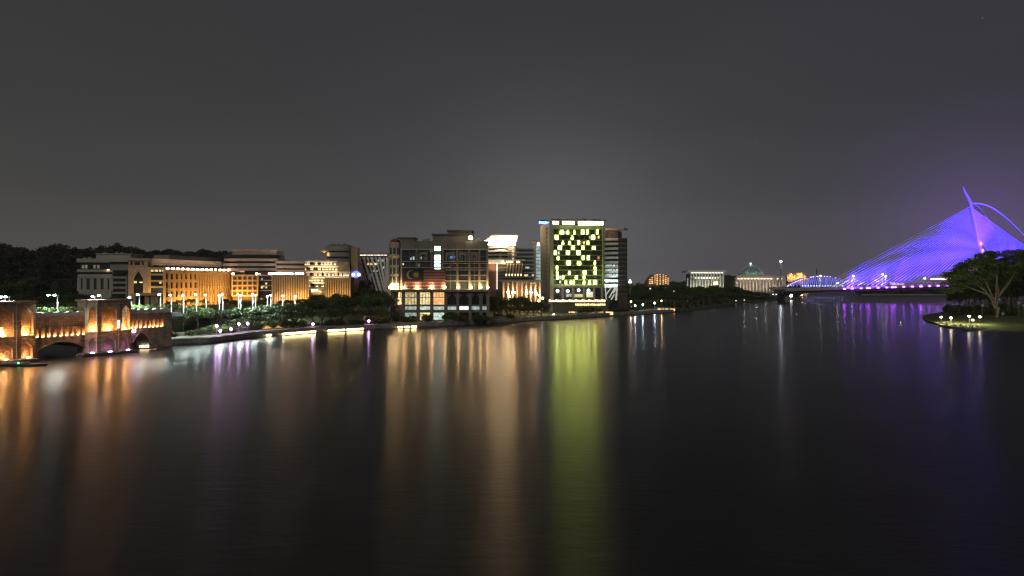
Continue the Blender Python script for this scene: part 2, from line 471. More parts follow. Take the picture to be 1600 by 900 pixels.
# spit of land on the right
NEAR = [(1437, 402), (1443, 362), (1452, 338), (1470, 314), (1500, 297), (1530, 288), (1600, 279), (1800, 262), (2200, 250)]
FAR = [(1437, 404), (1455, 428), (1480, 462), (1498, 480), (1484, 505), (1482, 640), (1490, 720)]
def spit():
    v = []; f = []
    FARX = [(1437, 404), (1455, 428), (1480, 462), (1500, 482), (1512, 720), (2200, 720)]
    pxs = list(range(1437, 1500, 4)) + list(range(1500, 1530, 6)) + list(range(1530, 2201, 30)); n = 14
    for px in pxs:
        a, b = lerp(NEAR, px), lerp(FARX, px)
        for j in range(n):
            t = j / (n - 1); D = a + (b - a) * t ** 1.4
            e = min(D - a, b - D, (px - 1437) * 0.3)
            v.append(gp(px, D, -0.5 + min(1.0, e * 0.4) + lerp([(0, 0), (20, 1.4), (60, 2.5)], max(0, e))))
    for i in range(len(pxs) - 1):
        for j in range(n - 1):
            f.append((i * n + j, (i + 1) * n + j, (i + 1) * n + j + 1, i * n + j + 1))
    return v, f
mb = MB(); mb.add(*spit()); o = mb.build(None, 'grassy_spit', M_grass); o['kind'] = 'structure'

# wooded hill behind the town
HILLP = [(-900, 395), (-300, 392), (-60, 388), (0, 391), (30, 398), (52, 402), (75, 397), (95, 395), (120, 401), (150, 398), (180, 393), (215, 401), (250, 400), (290, 404), (330, 403), (400, 414), (470, 424), (560, 436), (640, 440)]
def hill():
    v = []; f = []
    pxs = list(range(-900, 661, 20))
    ds = [400, 430, 470, 520, 570, 620, 700, 900]
    fr_ = [0, 0.12, 0.45, 0.8, 1.0, 1.0, 0.9, 0.5]
    for px in pxs:
        zt = zof(lerp(HILLP, px), 570)
        for D, q in zip(ds, fr_):
            v.append(gp(px, D, 5.0 + max(0, zt - 5) * q + (random.random() - .5) * 1.5))
    n = len(ds)
    for i in range(len(pxs) - 1):
        for j in range(n - 1):
            f.append((i * n + j, (i + 1) * n + j, (i + 1) * n + j + 1, i * n + j + 1))
    return v, f
M_hill = mat('hill_leaf', (0.032, 0.036, 0.022), .7, .2, .2)
mb = MB(); mb.add(*hill()); o = mb.build(None, 'wooded_hill', M_hill); o['kind'] = 'structure'

def leaf_quads(centres, sizes, rng):
    n = len(centres)
    a = rng.normal(size=(n, 3)); a /= np.linalg.norm(a, axis=1)[:, None]
    b = rng.normal(size=(n, 3)); b -= (b * a).sum(1)[:, None] * a; b /= np.linalg.norm(b, axis=1)[:, None]
    s = sizes[:, None]
    q = np.stack([centres - a * s - b * s * .55, centres + a * s - b * s * .35, centres + a * s * .8 + b * s * .55, centres - a * s * .7 + b * s * .4], 1)
    return q.reshape(-1, 3)
def quad_object(name, q, m):
    n = len(q) // 4
    me = bpy.data.meshes.new(name)
    me.vertices.add(len(q)); me.vertices.foreach_set('co', q.astype(np.float32).ravel())
    me.loops.add(n * 4); me.loops.foreach_set('vertex_index', np.arange(n * 4, dtype=np.int32))
    me.polygons.add(n); me.polygons.foreach_set('loop_start', np.arange(0, n * 4, 4, dtype=np.int32))
    me.update(); me.validate(); me.materials.append(m)
    return me
rng = np.random.default_rng(3)
cs = []; ss = []
for k in range(900):
    px = rng.uniform(-260, 600); D = rng.choice([rng.uniform(430, 520), rng.uniform(520, 620)])
    q = np.interp(D, [400, 430, 470, 520, 570, 620], [0, 0.12, 0.45, 0.8, 1, 1])
    zt = zof(lerp(HILLP, px), 570)
    base = np.array(gp(px, D, 5 + max(0, zt - 5) * q))
    r = rng.uniform(3.2, 6.5); h = rng.uniform(3.5, 8.0)
    nn = 110
    d = rng.normal(size=(nn, 3)); d /= np.linalg.norm(d, axis=1)[:, None]
    cs.append(base + np.array([0, 0, h * .55]) + d * np.array([r, r, h * .5]) * (rng.uniform(0.6, 1.05, nn)[:, None])); ss.append(rng.uniform(0.5, 1.2, nn))
me = quad_object('hill_wood', leaf_quads(np.concatenate(cs), np.concatenate(ss), rng), M_hill)
o = bpy.data.objects.new('hill_wood', me); COL.objects.link(o); o['kind'] = 'stuff'
o['label'] = 'dark wood covering the hill behind the town'; o['category'] = 'wood'
# low line of trees on the far shore behind the cable bridge
cs = []; ss = []
for k in range(200):
    px = rng.uniform(960, 1250); D = rng.uniform(1180, 1330)
    base = np.array(gp(px, D, 3.0)); r = rng.uniform(5, 9); h = rng.uniform(12, 18); nn = 60
    d = rng.normal(size=(nn, 3)); d /= np.linalg.norm(d, axis=1)[:, None]
    cs.append(base + np.array([0, 0, h * .55]) + d * np.array([r, r, h * .5]) * (rng.uniform(0.5, 1.05, nn)[:, None])); ss.append(rng.uniform(1.0, 2.2, nn))
for k in range(330):
    px = rng.uniform(1230, 1760)
    D = shoreD(px) + rng.uniform(8, 120)
    base = np.array(gp(px, D, 2.0)); r = rng.uniform(4, 8); h = rng.uniform(7, 15); nn = 70
    d = rng.normal(size=(nn, 3)); d /= np.linalg.norm(d, axis=1)[:, None]
    cs.append(base + np.array([0, 0, h * .5]) + d * np.array([r, r, h * .5]) * (rng.uniform(0.6, 1.05, nn)[:, None])); ss.append(rng.uniform(0.9, 1.9, nn))
me = quad_object('far_shore_wood', leaf_quads(np.concatenate(cs), np.concatenate(ss), rng), M_leafd)
o = bpy.data.objects.new('far_shore_wood', me); COL.objects.link(o); o['kind'] = 'stuff'
o['label'] = 'dark line of trees on the far shore behind the cable bridge'; o['category'] = 'wood'

# ------------------------------------------------------------------ thin night haze over the lake
mb = MB(); mb.box(-5400, 5400, -420, 4200, -3, 135)
hz = bpy.data.materials.new('haze'); hz.use_nodes = True
t = hz.node_tree; t.nodes.remove(t.nodes['Principled BSDF'])
pv = t.nodes.new('ShaderNodeVolumePrincipled')
pv.inputs['Color'].default_value = (0.9, 0.9, 0.92, 1); pv.inputs['Density'].default_value = 0.0001; pv.inputs['Anisotropy'].default_value = 0.3
t.links.new(pv.outputs[0], t.nodes['Material Output'].inputs['Volume'])
o = mb.build(None, 'haze', hz); o['kind'] = 'stuff'

# ------------------------------------------------------------------ buildings
def grid(root, fr, x0, x1, z0, z1, nc, nr, pw, bh, m, y=0.0, d=0.5, mb_=None, pname='pier', bname='floor_band'):
    """piers and floor bands standing proud of a set-back glass core; returns cell centres and size"""
    for i in range(nc + 1 if pw else 0):
        x = x0 + (x1 - x0) * i / nc
        bx(root, fr, pname, x - pw / 2, x + pw / 2, y - 0.03, y + d, z0, z1, m)
    for j in range(nr + 1 if bh else 0):
        z = z0 + (z1 - z0) * j / nr
        bx(root, fr, bname, x0, x1, y + 0.03, y + d, z - bh / 2, z + bh / 2, mb_ or m)
    cw = (x1 - x0) / nc; ch = (z1 - z0) / nr
    return [[(x0 + cw * (i + .5), z0 + ch * (j + .5)) for i in range(nc)] for j in range(nr)], cw, ch

# ---- 1. grey block, arched portal and orange floodlit wing, left
root = thing('government_building', 'long stone government block with grey left end, pointed arch portal and orange floodlit wing', 'building', gp(200, 335, 7))
f1 = Frame(122, 336, 6, 7)
x = lambda p, y=0: f1.X(p, y)
z = lambda q, y=0: f1.Z(150, q, y)
bx(root, f1, 'core', x(124), x(176), 0.6, 26, 0, z(411), M_glass)
bx(root, f1, 'lower_wall', x(123), x(174), 0.1, 1.0, 0, z(452), M_pale)
bx(root, f1, 'cornice', x(121), x(177), -0.8, 26.5, z(410), z(404), M_pale)
bx(root, f1, 'floor_band', x(121), x(177), -0.6, 1, z(425), z(421), M_pale)
bx(root, f1, 'floor_band', x(121.5), x(176), -0.2, 1, z(435), z(428.5), M_pale)
bx(root, f1, 'roof_storey', x(150, 9), x(204, 9), 9, 24, z(404) - 0.5, z(396.5, 9), M_pale)
bx(root, f1, 'roof_slab', x(149, 8.5), x(205, 8.5), 8.5, 24.5, z(397, 8.5), z(395.8, 8.5), M_pale)
for p in (123.5, 132, 143.5, 154, 165, 173.5):
    bx(root, f1, 'pier', x(p) - .9, x(p) + .9, 0.0, 1, z(455), z(434), M_pale)
for p in (137.5, 148.5, 159.5):
    bx(root, f1, 'window', x(p) - 1.0, x(p) + 1.0, 0.35, .7, z(450), z(436), M_bluegl)
for p in (129, 134, 147, 153):
    bx(root, f1, 'window', x(p) - .5, x(p) + .5, 0.3, .65, z(419.5), z(414), emis('dim_window', (1, .8, .5), 0.12, .4))
lamp = bx(root, f1, 'wall_lamp', x(168), x(171.5), -0.5, -0.1, z(424), z(420.5), E_yelwin)
bulb(root, f1.w(x(169.8), -1.0, z(422)), (1, .75, .35), 60)
# stepped glazed bay
fb = Frame(176, 336, 14, 7)
xb = lambda p, y=0: fb.X(p, y); zb = lambda q, y=0: fb.Z(187, q, y)
bx(root, fb, 'bay_core', xb(176.5), xb(199), 0.5, 18, 0, zb(416), M_glass)
for q in (416, 424, 432, 440, 448, 456):
    bx(root, fb, 'floor_band', xb(175.5), xb(199), -0.3, 0.6, zb(q + 3.2), zb(q), M_pale)
bx(root, fb, 'corner_pier', xb(196.6), xb(199.4), -0.4, 0.6, 0, zb(415), M_grey)
# portal
fp = Frame(200, 327, 18, 7)
xp = lambda p, y=0: fp.X(p, y); zp = lambda q, y=0: fp.Z(216, q, y)
bx(root, fp, 'portal_core', xp(200.5), xp(231.5), 1.2, 14, 0, zp(405), M_grey)
m_ = MB(); m_.arch(xp(200), xp(232), 0, zp(416), xp(208.5), xp(223.5), 2.0, zp(436), zp(424), 0, 1.2)
m_.build(root, 'arch_panel', M_stone, fp)
bx(root, fp, 'arch_glazing', xp(208.5), xp(223.5), 0.8, 1.15, 2, zp(424.5), M_glass)
bx(root, fp, 'lit_pane', xp(208.8), xp(213.2), 0.6, 0.75, zp(442.5), zp(439), E_yelwin)
bx(root, fp, 'lit_pane', xp(217.5), xp(222.5), 0.6, 0.75, zp(442), zp(440), E_yelwin)
bx(root, fp, 'attic', xp(201), xp(231), -0.3, 1.5, zp(415.5), zp(407), M_stone)
bx(root, fp, 'attic_cornice', xp(198.5), xp(233), -1.2, 4, zp(407), zp(404), M_stone)
for a, b in ((204, 207), (210.5, 219), (222, 225)):
    bx(root, fp, 'attic_window', xp(a), xp(b), -0.45, -0.2, zp(414), zp(409.5), M_glass)
flood(root, fp, xp(226), xp(234), -4, 2, (1, .56, .16), 900, 15)
# linking bay with lit top floor
fl = Frame(233, 330, 30, 7)
xl = lambda p, y=0: fl.X(p, y); zl = lambda q, y=0: fl.Z(245, q, y)
bx(root, fl, 'link_core', xl(232.5), xl(258), 0.6, 14, 0, zl(417), M_glass)
for q in (418, 427.5, 437.5, 447):
    bx(root, fl, 'floor_band', xl(233), xl(258), -0.3, 0.7, zl(q + 2.8), zl(q), M_ochre)
for a, b in ((236, 240), (241.5, 247), (248.5, 252), (253.5, 257)):
    bx(root, fl, 'lit_window', xl(a), xl(b), 0.2, 0.5, zl(424.5), zl(421.4), E_yelwin)
bx(root, fl, 'lit_window', xl(249), xl(252.5), 0.2, 0.5, zl(443), zl(440), E_yelwin)
for p in (233.5, 257):
    bx(root, fl, 'pier', xl(p) - .6, xl(p) + .6, -0.4, 0.7, 0, zl(417), M_ochre)
flood(root, fl, xl(234), xl(257), -5, 1, (1, .56, .16), 1300, 14)
# ground floor portico, orange lit
fq = Frame(206, 312, 14, 6)
xq = lambda p, y=0: fq.X(p, y); zq = lambda q, y=0: fq.Z(225, q, y)
bx(root, fq, 'portico_roof', xq(206), xq(245), -1, 9, zq(462), zq(458), M_ochre)
for p in (208, 229.5, 239, 243):
    bx(root, fq, 'portico_column', xq(p) - .9, xq(p) + .9, 0, 1.8, 0, zq(462), M_ochre)
bx(root, fq, 'portico_back', xq(206), xq(245), 8, 8.6, 0, zq(462), M_glass)
flood(root, fq, xq(224), xq(245), -3, .3, (1, .55, .14), 3000, 12)
# orange wing
fo = Frame(257, 342, 79, 7)
xo = lambda p, y=0: fo.X(p, y)
XA, XB = xo(257), xo(366)
ZT = fo.Z(262, 423)
bx(root, fo, 'wing_core', XA, XB, 0.6, 22, 0, ZT - .2, M_glass)
xs = xo(309)
rows = [(0, 2.0), (4.4, 5.9), (8.0, 9.6), (11.6, 11.9), (13.6, ZT)]
ncol = 7
cw = (xs - XA) / ncol
h4 = ZT / 4.2
for j in range(5):
    z0 = j * h4 - 0.55 if j else 0
    z1 = min(ZT, j * h4 + 1.05) if j else 1.2
    bx(root, fo, 'spandrel', XA, xs, 0.05, 0.7, z0, z1, M_ochre)
for i in range(ncol + 1):
    xx = XA + i * cw
    bx(root, fo, 'pier', max(XA, xx - cw * .3), min(xs, xx + cw * .3), 0.0, 0.75, 0, ZT, M_ochre)
nslat = 15
for i in range(nslat + 1):
    xx = xs + (XB - xs) * i / nslat
    bx(root, fo, 'pilaster', xx - .62, xx + .62, -0.25, 0.7, 0, ZT - 1.2, M_ochre)
for zz in (0.6, ZT * .55):
    bx(root, fo, 'spandrel', xs, XB, 0.2, 0.7, zz - .6, zz + .6, M_ochre)
bx(root, fo, 'parapet', XA, XB, -0.5, 1.2, ZT - 1.4, ZT + .5, M_ochre)
flood(root, fo, XA + 1, XB, -6, 0.6, (1, .48, .12), 13000, 16)
bx(root, fo, 'upper_storey', XA - 12, XB, 7, 20, ZT, fo.Z(262, 411, 7), M_grey)
bx(root, fo, 'upper_glazing', XA - 10, XB - 2, 6.7, 7, ZT + .6, ZT + 2.8, M_glass)
bx(root, fo, 'roof_slab', XA - 14, XB + 1, 5.6, 21, fo.Z(262, 411, 6), fo.Z(262, 405, 6), M_pale)
bx(root, fo, 'plant_room', XA + 18, XA + 75, 11, 20, fo.Z(262, 406, 6), fo.Z(262, 398, 9), M_grey)
for i in range(14):
    xx = XA + 3 + (XB - XA - 8) * (i / 13) ** 1.0
    bx(root, fo, 'roof_lamp', xx - .5, xx + .5, .2, .9, ZT + .7, ZT + 1.5, E_pink)

# ---- 2. office block with the orange window grid
root = thing('office_building', 'stepped grey office block with an orange lit window grid and slatted lower wing', 'building', gp(400, 400, 7))
f2 = Frame(362, 388, 4, 7)
x = lambda p, y=0: f2.X(p, y); z = lambda q, y=0: f2.Z(383, q, y)
bx(root, f2, 'grid_core', x(362.5), x(402.5), 0.8, 14, 0, z(430), mat('amber_glass', (.16, .09, .03), .3))
cells, cw, ch = grid(root, f2, x(363), x(402.3), z(462), z(430.5), 5, 4, 0.75, 0.95, M_ochre)
flood(root, f2, x(363), x(402), -4, z(462) - 2, (1, .54, .12), 3000, 14)
bx(root, f2, 'roof_lamp', x(364) - .5, x(364) + .5, -.2, .6, z(430) + .4, z(430) + 1.2, E_pink)
bx(root, f2, 'roof_lamp', x(401) - .5, x(401) + .5, -.2, .6, z(430) + .4, z(430) + 1.2, E_pink)
bx(root, f2, 'glass_core', x(403, 3), x(426, 3), 3, 20, 0, z(424, 3), M_glass)
for i in range(4):
    bx(root, f2, 'floor_band', x(403, 2.6), x(426, 2.6), 2.4, 3, z(430 + 8 * i, 2.6) - .25, z(430 + 8 * i, 2.6) + .25, M_grey)
for (p, q, e) in ((409, 436, E_coolwin), (411.5, 447, E_yelwin), (416, 443, E_yelwin), (416, 449, E_yelwin), (409, 449, E_yelwin)):
    pbx(root, f2, 'lit_window', p - 1.3, q - 1.5, p + 1.3, q + 1.5, e, 2.5, .3)
# upper curved storeys
def curved(px0, px1, y, depth, bulge, fr, n=12):
    a, b = fr.X(px0, y), fr.X(px1, y)
    pts = [(a + (b - a) * i / n, y - bulge * (1 - (2 * i / n - 1) ** 2)) for i in range(n + 1)]
    return pts + [(b, y + depth), (a, y + depth)]
def slab(root, fr, name, px0, px1, q0, q1, y, depth, bulge, m):
    mbb = MB(); mid = (px0 + px1) / 2
    mbb.prism(curved(px0, px1, y, depth, bulge, fr), fr.Z(mid, q1, y), fr.Z(mid, q0, y)); return mbb.build(root, name, m, fr)
slab(root, f2, 'storey_glazing', 350, 432, 398, 430, 11, 18, 3, M_glass)
for q, a, b, mm in ((404, 350, 434, M_grey), (411.5, 348, 434, M_grey), (419, 347, 434, M_grey)):
    slab(root, f2, 'storey_band', a, b, q, q + 4.2, 9.5, 20, 3.4, mm)
slab(root, f2, 'roof_storey', 363, 432, 391.5, 404, 12, 16, 2, M_pale)
slab(root, f2, 'roof_slab', 361.5, 433, 390.3, 391.8, 11, 18, 2, M_pale)
f2b = Frame(425, 388, 24, 7)
x = lambda p, y=0: f2b.X(p, y); z = lambda q, y=0: f2b.Z(450, q, y)
bx(root, f2b, 'slat_core', x(425.5), x(482), 0.7, 16, 0, z(431), M_dark)
for i in range(16):
    p = 426 + 55.5 * i / 15
    bx(root, f2b, 'slat', x(p) - .38, x(p) + .38, -0.2, .8, 0, z(432.5), M_ochre)
bx(root, f2b, 'parapet', x(424.5), x(482.5), -0.5, 1.4, z(433), z(430), M_grey)
flood(root, f2b, x(458), x(482), -4, .8, (1, .52, .14), 2600, 14)
flood(root, f2b, x(426), x(456), -4, .8, (1, .60, .3), 1600, 14)
for i in range(16):
    p = 421 + 2.55 * i + (4 if i > 14 else 0)
    bx(root, f2b, 'roof_lamp', x(p) - .4, x(p) + .4, .2, .8, z(430) + .5, z(430) + 1.3, E_pink)
for p in (467, 470, 473):
    bx(root, f2b, 'roof_lamp', x(p) - .4, x(p) + .4, .2, .8, z(430) + .5, z(430) + 1.3, E_pink)
bx(root, f2b, 'rear_storey', x(432, 10), x(476, 10), 10, 22, 0, z(408, 10), M_glass)
for q in (407.5, 415, 421.5):
    bx(root, f2b, 'storey_band', x(431, 9.5), x(477, 9.5), 9.3, 22.5, z(q + 4, 9.5), z(q, 9.5), M_grey)

# ---- 3. building with floodlit balconies and round end
root = thing('balcony_building', 'rounded building with rows of warm uplit balconies', 'building', gp(500, 430, 7))
f3 = Frame(472, 425, 10, 7)
x = lambda p, y=0: f3.X(p, y); z = lambda q, y=0: f3.Z(500, q, y)
def rnd(px0, px1, y, depth, rr, n=8):
    a, b = f3.X(px0), f3.X(px1)
    pts = [(a + rr - rr * math.cos(math.pi / 2 * i / n), y + rr - rr * math.sin(math.pi / 2 * i / n)) for i in range(n + 1)]
    return pts + [(b, y), (b, y + depth), (a, y + depth)]
mbb = MB(); mbb.prism(rnd(474, 544, 1.4, 18, 7), 0, z(408)); mbb.build(root, 'core', mat('cream_wall', (.40, .32, .20), .8), f3)
for q, p1 in ((407.5, 526), (415.5, 529), (424, 545), (432.5, 545)):
    mbb = MB(); mbb.prism(rnd(472, p1, -0.6, 18, 8), z(q + 2.2), z(q)); mbb.build(root, 'balcony_slab', M_white, f3)
for q in (441, 450):
    mbb = MB(); mbb.prism(rnd(481, 507, -0.6, 18, 5), z(q + 2.2), z(q)); mbb.build(root, 'balcony_slab', M_white, f3)
E_up = emis('uplight', (1, .78, .42), 5)
for q, lst in ((413.5, (476, 481.5, 494, 503, 508, 512.5, 517, 523)), (421.5, (475, 487, 499, 505, 510, 515, 520, 525)), (430.5, (481, 493, 500, 508, 514, 520, 525, 532, 538, 543)), (439, (483, 487, 492, 497, 503)), (447.5, (482.5, 495, 504)), (456, (488, 500))):
    for p in lst:
        yy = -0.4 + (max(0, 482 - p) * .35) ** 1.3
        bx(root, f3, 'uplight', x(p) - .55, x(p) + .55, yy + .9, yy + 1.3, z(q) - .1, z(q) + .55, E_up)
        m_ = MB(); zz = z(q)
        m_.add([(x(p) - .3, yy + 1.35, zz), (x(p) + .3, yy + 1.35, zz), (x(p) + 1.3, yy + 1.35, zz + 2.2), (x(p) - 1.3, yy + 1.35, zz + 2.2),
                (x(p) - .3, yy + .9, zz), (x(p) + .3, yy + .9, zz), (x(p) + 1.3, yy + .5, zz + 2.2), (x(p) - 1.3, yy + .5, zz + 2.2)],
               [(0, 1, 2, 3), (4, 7, 6, 5), (0, 4, 5, 1), (2, 6, 7, 3), (0, 3, 7, 4), (1, 5, 6, 2)])
        m_.build(root, 'bracket', M_white, f3)
for q, lst in ((410.8, (487, 498, 506, 510.5, 515, 520)), (419, (481, 493, 503, 508, 513, 517.5, 522)), (427.7, (487, 504, 511, 517, 523, 529, 535)), (444.5, (488, 501)), (453, (493,))):
    for p in lst:
        w_ = 2.6 if p < 499 else 1.3
        bx(root, f3, 'window', x(p - w_), x(p + w_), 1.1, 1.5, z(q + 2.6), z(q - 2.2), M_glass)
for q0, q1, p0, p1 in ((414, 410, 474, 526), (422, 418, 474, 528), (431, 426, 476, 544), (440, 434, 482, 506), (456, 444, 482, 506)):
    flood(root, f3, x(p0 + 4), x(p1), -1.6, z(q0) - 1.2, (1, .70, .34), 9 * abs(p1 - p0), 22, .3)
for p in (488, 491.5, 495):
    bx(root, f3, 'entrance_lamp', x(p - 1), x(p + 1), .2, .5, z(454.5), z(451.5), E_warm)
# slatted wing
f3b = Frame(508, 410, 4, 7)
x = lambda p, y=0: f3b.X(p, y); z = lambda q, y=0: f3b.Z(528, q, y)
bx(root, f3b, 'wing_core', x(508.5), x(548), .6, 14, 0, z(434), mat('brown_core', (.12, .085, .05), .7))
for i in range(11):
    p = 509.5 + 37 * i / 10
    bx(root, f3b, 'slat', x(p) - .34, x(p) + .34, -.2, .7, 0, z(438), M_ochre)
bx(root, f3b, 'wing_parapet', x(508), x(548.5), -.5, 1.4, z(438), z(433.5), M_grey)
flood(root, f3b, x(510), x(548), -4, .8, (1, .54, .16), 2400, 14)

# ---- 4. dark tower block with brown end slab and blue sign
root = thing('office_tower', 'dark curved office tower with a brown end slab carrying a blue round sign', 'building', gp(535, 460, 7))
f4 = Frame(512, 455, 5, 7)
x = lambda p, y=0: f4.X(p, y); z = lambda q, y=0: f4.Z(530, q, y)
slab(root, f4, 'core', 511, 547, 388, 462, 1, 22, 2, M_glass)
for q, h in ((384, 8), (394.5, 6.5), (404, 3.5), (411, 2.5), (418, 2.5), (425.5, 2.5)):
    slab(root, f4, 'storey_band', 509.5, 547.5, q, q + h, .3, 23, 2.4, M_grey)
slab(root, f4, 'roof_crown', 513, 545, 382.6, 384.4, 2, 18, 2, M_roof)
pbx(root, f4, 'lit_window', 532, 415, 546, 419, E_coolwin, -.6, .3)
pbx(root, f4, 'canopy_fin', 499.5, 391.5, 513, 394.5, M_ochre, -2, 9)
pbx(root, f4, 'stair_window', 511.5, 394.5, 514.5, 400, emis('orange_glow', (1, .50, .2), 1.2, .4), -1.2, .4)
bulb(root, f4.w(x(507), -2.5, z(396.5)), (1, .6, .25), 300)
f4b = Frame(547, 448, 8, 7)
x = lambda p, y=0: f4b.X(p, y); z = lambda q, y=0: f4b.Z(553, q, y)
bx(root, f4b, 'end_slab', x(548.8), x(558.8), 0, 18, 0, z(386.5), mat('brown_stone', (.40, .27, .16), .8, streak=True))
bx(root, f4b, 'recessed_joint', x(545), x(548.8), 1, 14, 0, z(385), M_dark)  # dark clad strip set back beside the end slab
flood(root, f4b, x(548), x(560), -6, .6, (1, .60, .22), 5200, 12)
m_ = MB(); zc = z(428.5); xc = x(556.5)
m_.add([(xc + 2.3 * math.cos(a), -.6, zc + 2.2 * math.sin(a)) for a in np.linspace(0, 2 * math.pi, 18, endpoint=False)] + [(xc + 2.3 * math.cos(a), 0.1, zc + 2.2 * math.sin(a)) for a in np.linspace(0, 2 * math.pi, 18, endpoint=False)],
       [tuple(range(18))] + [(i, 18 + i, 18 + (i + 1) % 18, (i + 1) % 18) for i in range(18)])
m_.build(root, 'round_sign', emis('blue_sign', (.10, .16, 1.0), 2.2, .3, 1.2), f4b)
for p in (552.2, 561.2):
    bx(root, f4b, 'sign_lamp', x(p) - .7, x(p) + .7, -1.0, -.3, z(431) , z(427.6), emis('sign_white', (1, .92, 1), 8))

# ---- 5. glass block with slanting fins
root = thing('finned_building', 'glass building crossed by slanting pale fins with a lit roof edge', 'building', gp(582, 470, 7))
f5 = Frame(558, 470, 3, 7)
x = lambda p, y=0: f5.X(p, y); z = lambda q, y=0: f5.Z(580, q, y)
bx(root, f5, 'core', x(558), x(606), .5, 20, 0, z(398), M_bluegl)
bx(root, f5, 'roof_slab', x(557), x(607), -1.2, 21, z(397.5), z(395.8), M_pale)
for i in range(9):
    bx(root, f5, 'roof_lamp', x(560 + 5.3 * i) - .9, x(560 + 5.3 * i) + .9, -1.0, -.4, z(399.6), z(398), emis('roof_glow', (1, .8, .66), 1.5, .5))
for i in range(11):
    xa = x(555 + 5.6 * i); xt = xa - 5.5 + i * .35
    za, zt = 0, z(402)
    c0, c1 = max(xa, x(558)), min(max(xt, x(558)), x(606))
    m_ = MB(); wd = .42 if i % 2 else .75
    xb_ = min(xa + 4.5, x(606)); xt_ = max(x(558.4), min(xt, x(605)))
    m_.add([(xb_ - wd, -.5, 0), (xb_ + wd, -.5, 0), (xt_ + wd, -.1, zt), (xt_ - wd, -.1, zt), (xb_ - wd, .6, 0), (xb_ + wd, .6, 0), (xt_ + wd, .6, zt), (xt_ - wd, .6, zt)],
           [(0, 1, 2, 3), (0, 4, 5, 1), (2, 6, 7, 3), (0, 3, 7, 4), (1, 5, 6, 2)])
    m_.build(root, 'slanting_fin', M_white, f5)
for i in range(9):
    zz = z(404 + 6 * i)
    bx(root, f5, 'floor_band', x(558.3), x(605.8), .2, .6, zz - .25, zz + .25, M_grey)
for (p0, p1, q, e) in ((590, 600, 407, E_coolwin), (574, 583, 412.5, E_yelwin), (584, 591, 412.5, E_yelwin), (595, 600, 418, E_coolwin), (583, 590, 423, E_coolwin)):
    pbx(root, f5, 'lit_window', p0, q - 1.5, p1, q + 1.5, e, .25, .2)
flood(root, f5, x(562), x(585), -5, 1, (1, .84, .88), 7500, 14)
flood(root, f5, x(585), x(606), -5, 1, (.9, .8, .85), 3000, 14)

M_hot = mat('weathered_stone', (.20, .183, .15), .8, .2, .3, streak=True)
# ---- 6. hotel with the flag banner
root = thing('flag_building', 'broad lakeside block with corner turret, giant striped flag banner and lit arcade', 'building', gp(690, 325, 2.6))
f6 = Frame(626, 325, 2, 2.6)
x = lambda p, y=0: f6.X(p, y); z = lambda q, y=0: f6.Z(690, q, y)
X0, X1 = x(626), x(762)
bx(root, f6, 'core', X0, X1, 1.2, 34, z(456), z(389), M_bluegl)
bx(root, f6, 'upper_wall', X0, X1 + .3, .4, 34.5, z(389.5), z(376.5), M_hot)
bx(root, f6, 'upper_ledge', X0 - .2, X1 + .6, -.1, 1.6, z(390.5), z(388.8), M_pale)
bx(root, f6, 'roof_storey', x(676, 8), x(735, 8), 8, 28, z(376.5), z(366, 8), M_hot)
bx(root, f6, 'roof_storey', x(700, 9), x(737, 9), 9, 26, z(367), z(360.5, 9), M_hot)
bx(root, f6, 'roof_slab', x(674, 7), x(739, 7), 7, 29, z(367, 7), z(365, 7), M_roof)
bx(root, f6, 'roof_slab', x(698, 8), x(740, 8), 8, 27, z(361, 8), z(359, 8), M_roof)
bx(root, f6, 'roof_slab', x(620), x(650), -.6, 10, z(372.6), z(371), M_roof)
bx(root, f6, 'roof_upstand', x(625), x(648), .2, 9, z(377), z(372.6), M_hot)
m_ = MB(); m_.lathe([(.01, 0), (.9, .1), (1.1, .9), (.8, 1.6), (.1, 1.9)], 10, (x(735), 3, z(373.6)))
m_.build(root, 'roof_lamp', emis('roof_flood', (1, .82, .5), 7), f6)
bulb(root, f6.w(x(735), -1.0, z(370)), (1, .75, .4), 600)
# floors: glazing bays between pilasters, slab edges
for p in (627, 651, 674.5, 692, 714.5, 733.5, 749, 761.5):
    bx(root, f6, 'pilaster', x(p) - .45, x(p) + .45, 0, 1.3, z(456), z(389), M_hot)
for p0, p1 in ((628, 678), (690, 761.5)):
    for q in ((408, 417.5) if p0 < 650 else (408, 411, 418, 421.3, 429.5, 438.5)):
        bx(root, f6, 'slab_edge', x(p0), x(p1), .15, 1.3, z(q + .9), z(q), M_pale)
    for q in (400, 414, 434):
        bx(root, f6, 'transom', x(p0), x(p1), .9, 1.25, z(q + .5), z(q), M_hot)
for p in (640, 704, 741.5):
    bx(root, f6, 'mullion', x(p) - .09, x(p) + .09, .8, 1.25, z(456), z(390), M_hot)
for p in (655, 665, 699, 708, 720, 729, 739, 746):
    bx(root, f6, 'blind', x(p) - 1.0, x(p) + 1.0, 1.0, 1.19, z(407), z(392 + (p % 4)), mat('blind_cloth', (.16, .17, .15), .8))
for p0, p1 in ((655, 668), (697, 710), (717, 728), (736, 746)):
    m_ = MB(); m_.arch(x(p0), x(p1), z(407), z(394), x(p0 + 2), x(p1 - 2), z(407), z(401), z(397.5), -.1, .9, 8, True); m_.build(root, 'bay_frame', M_hot, f6)
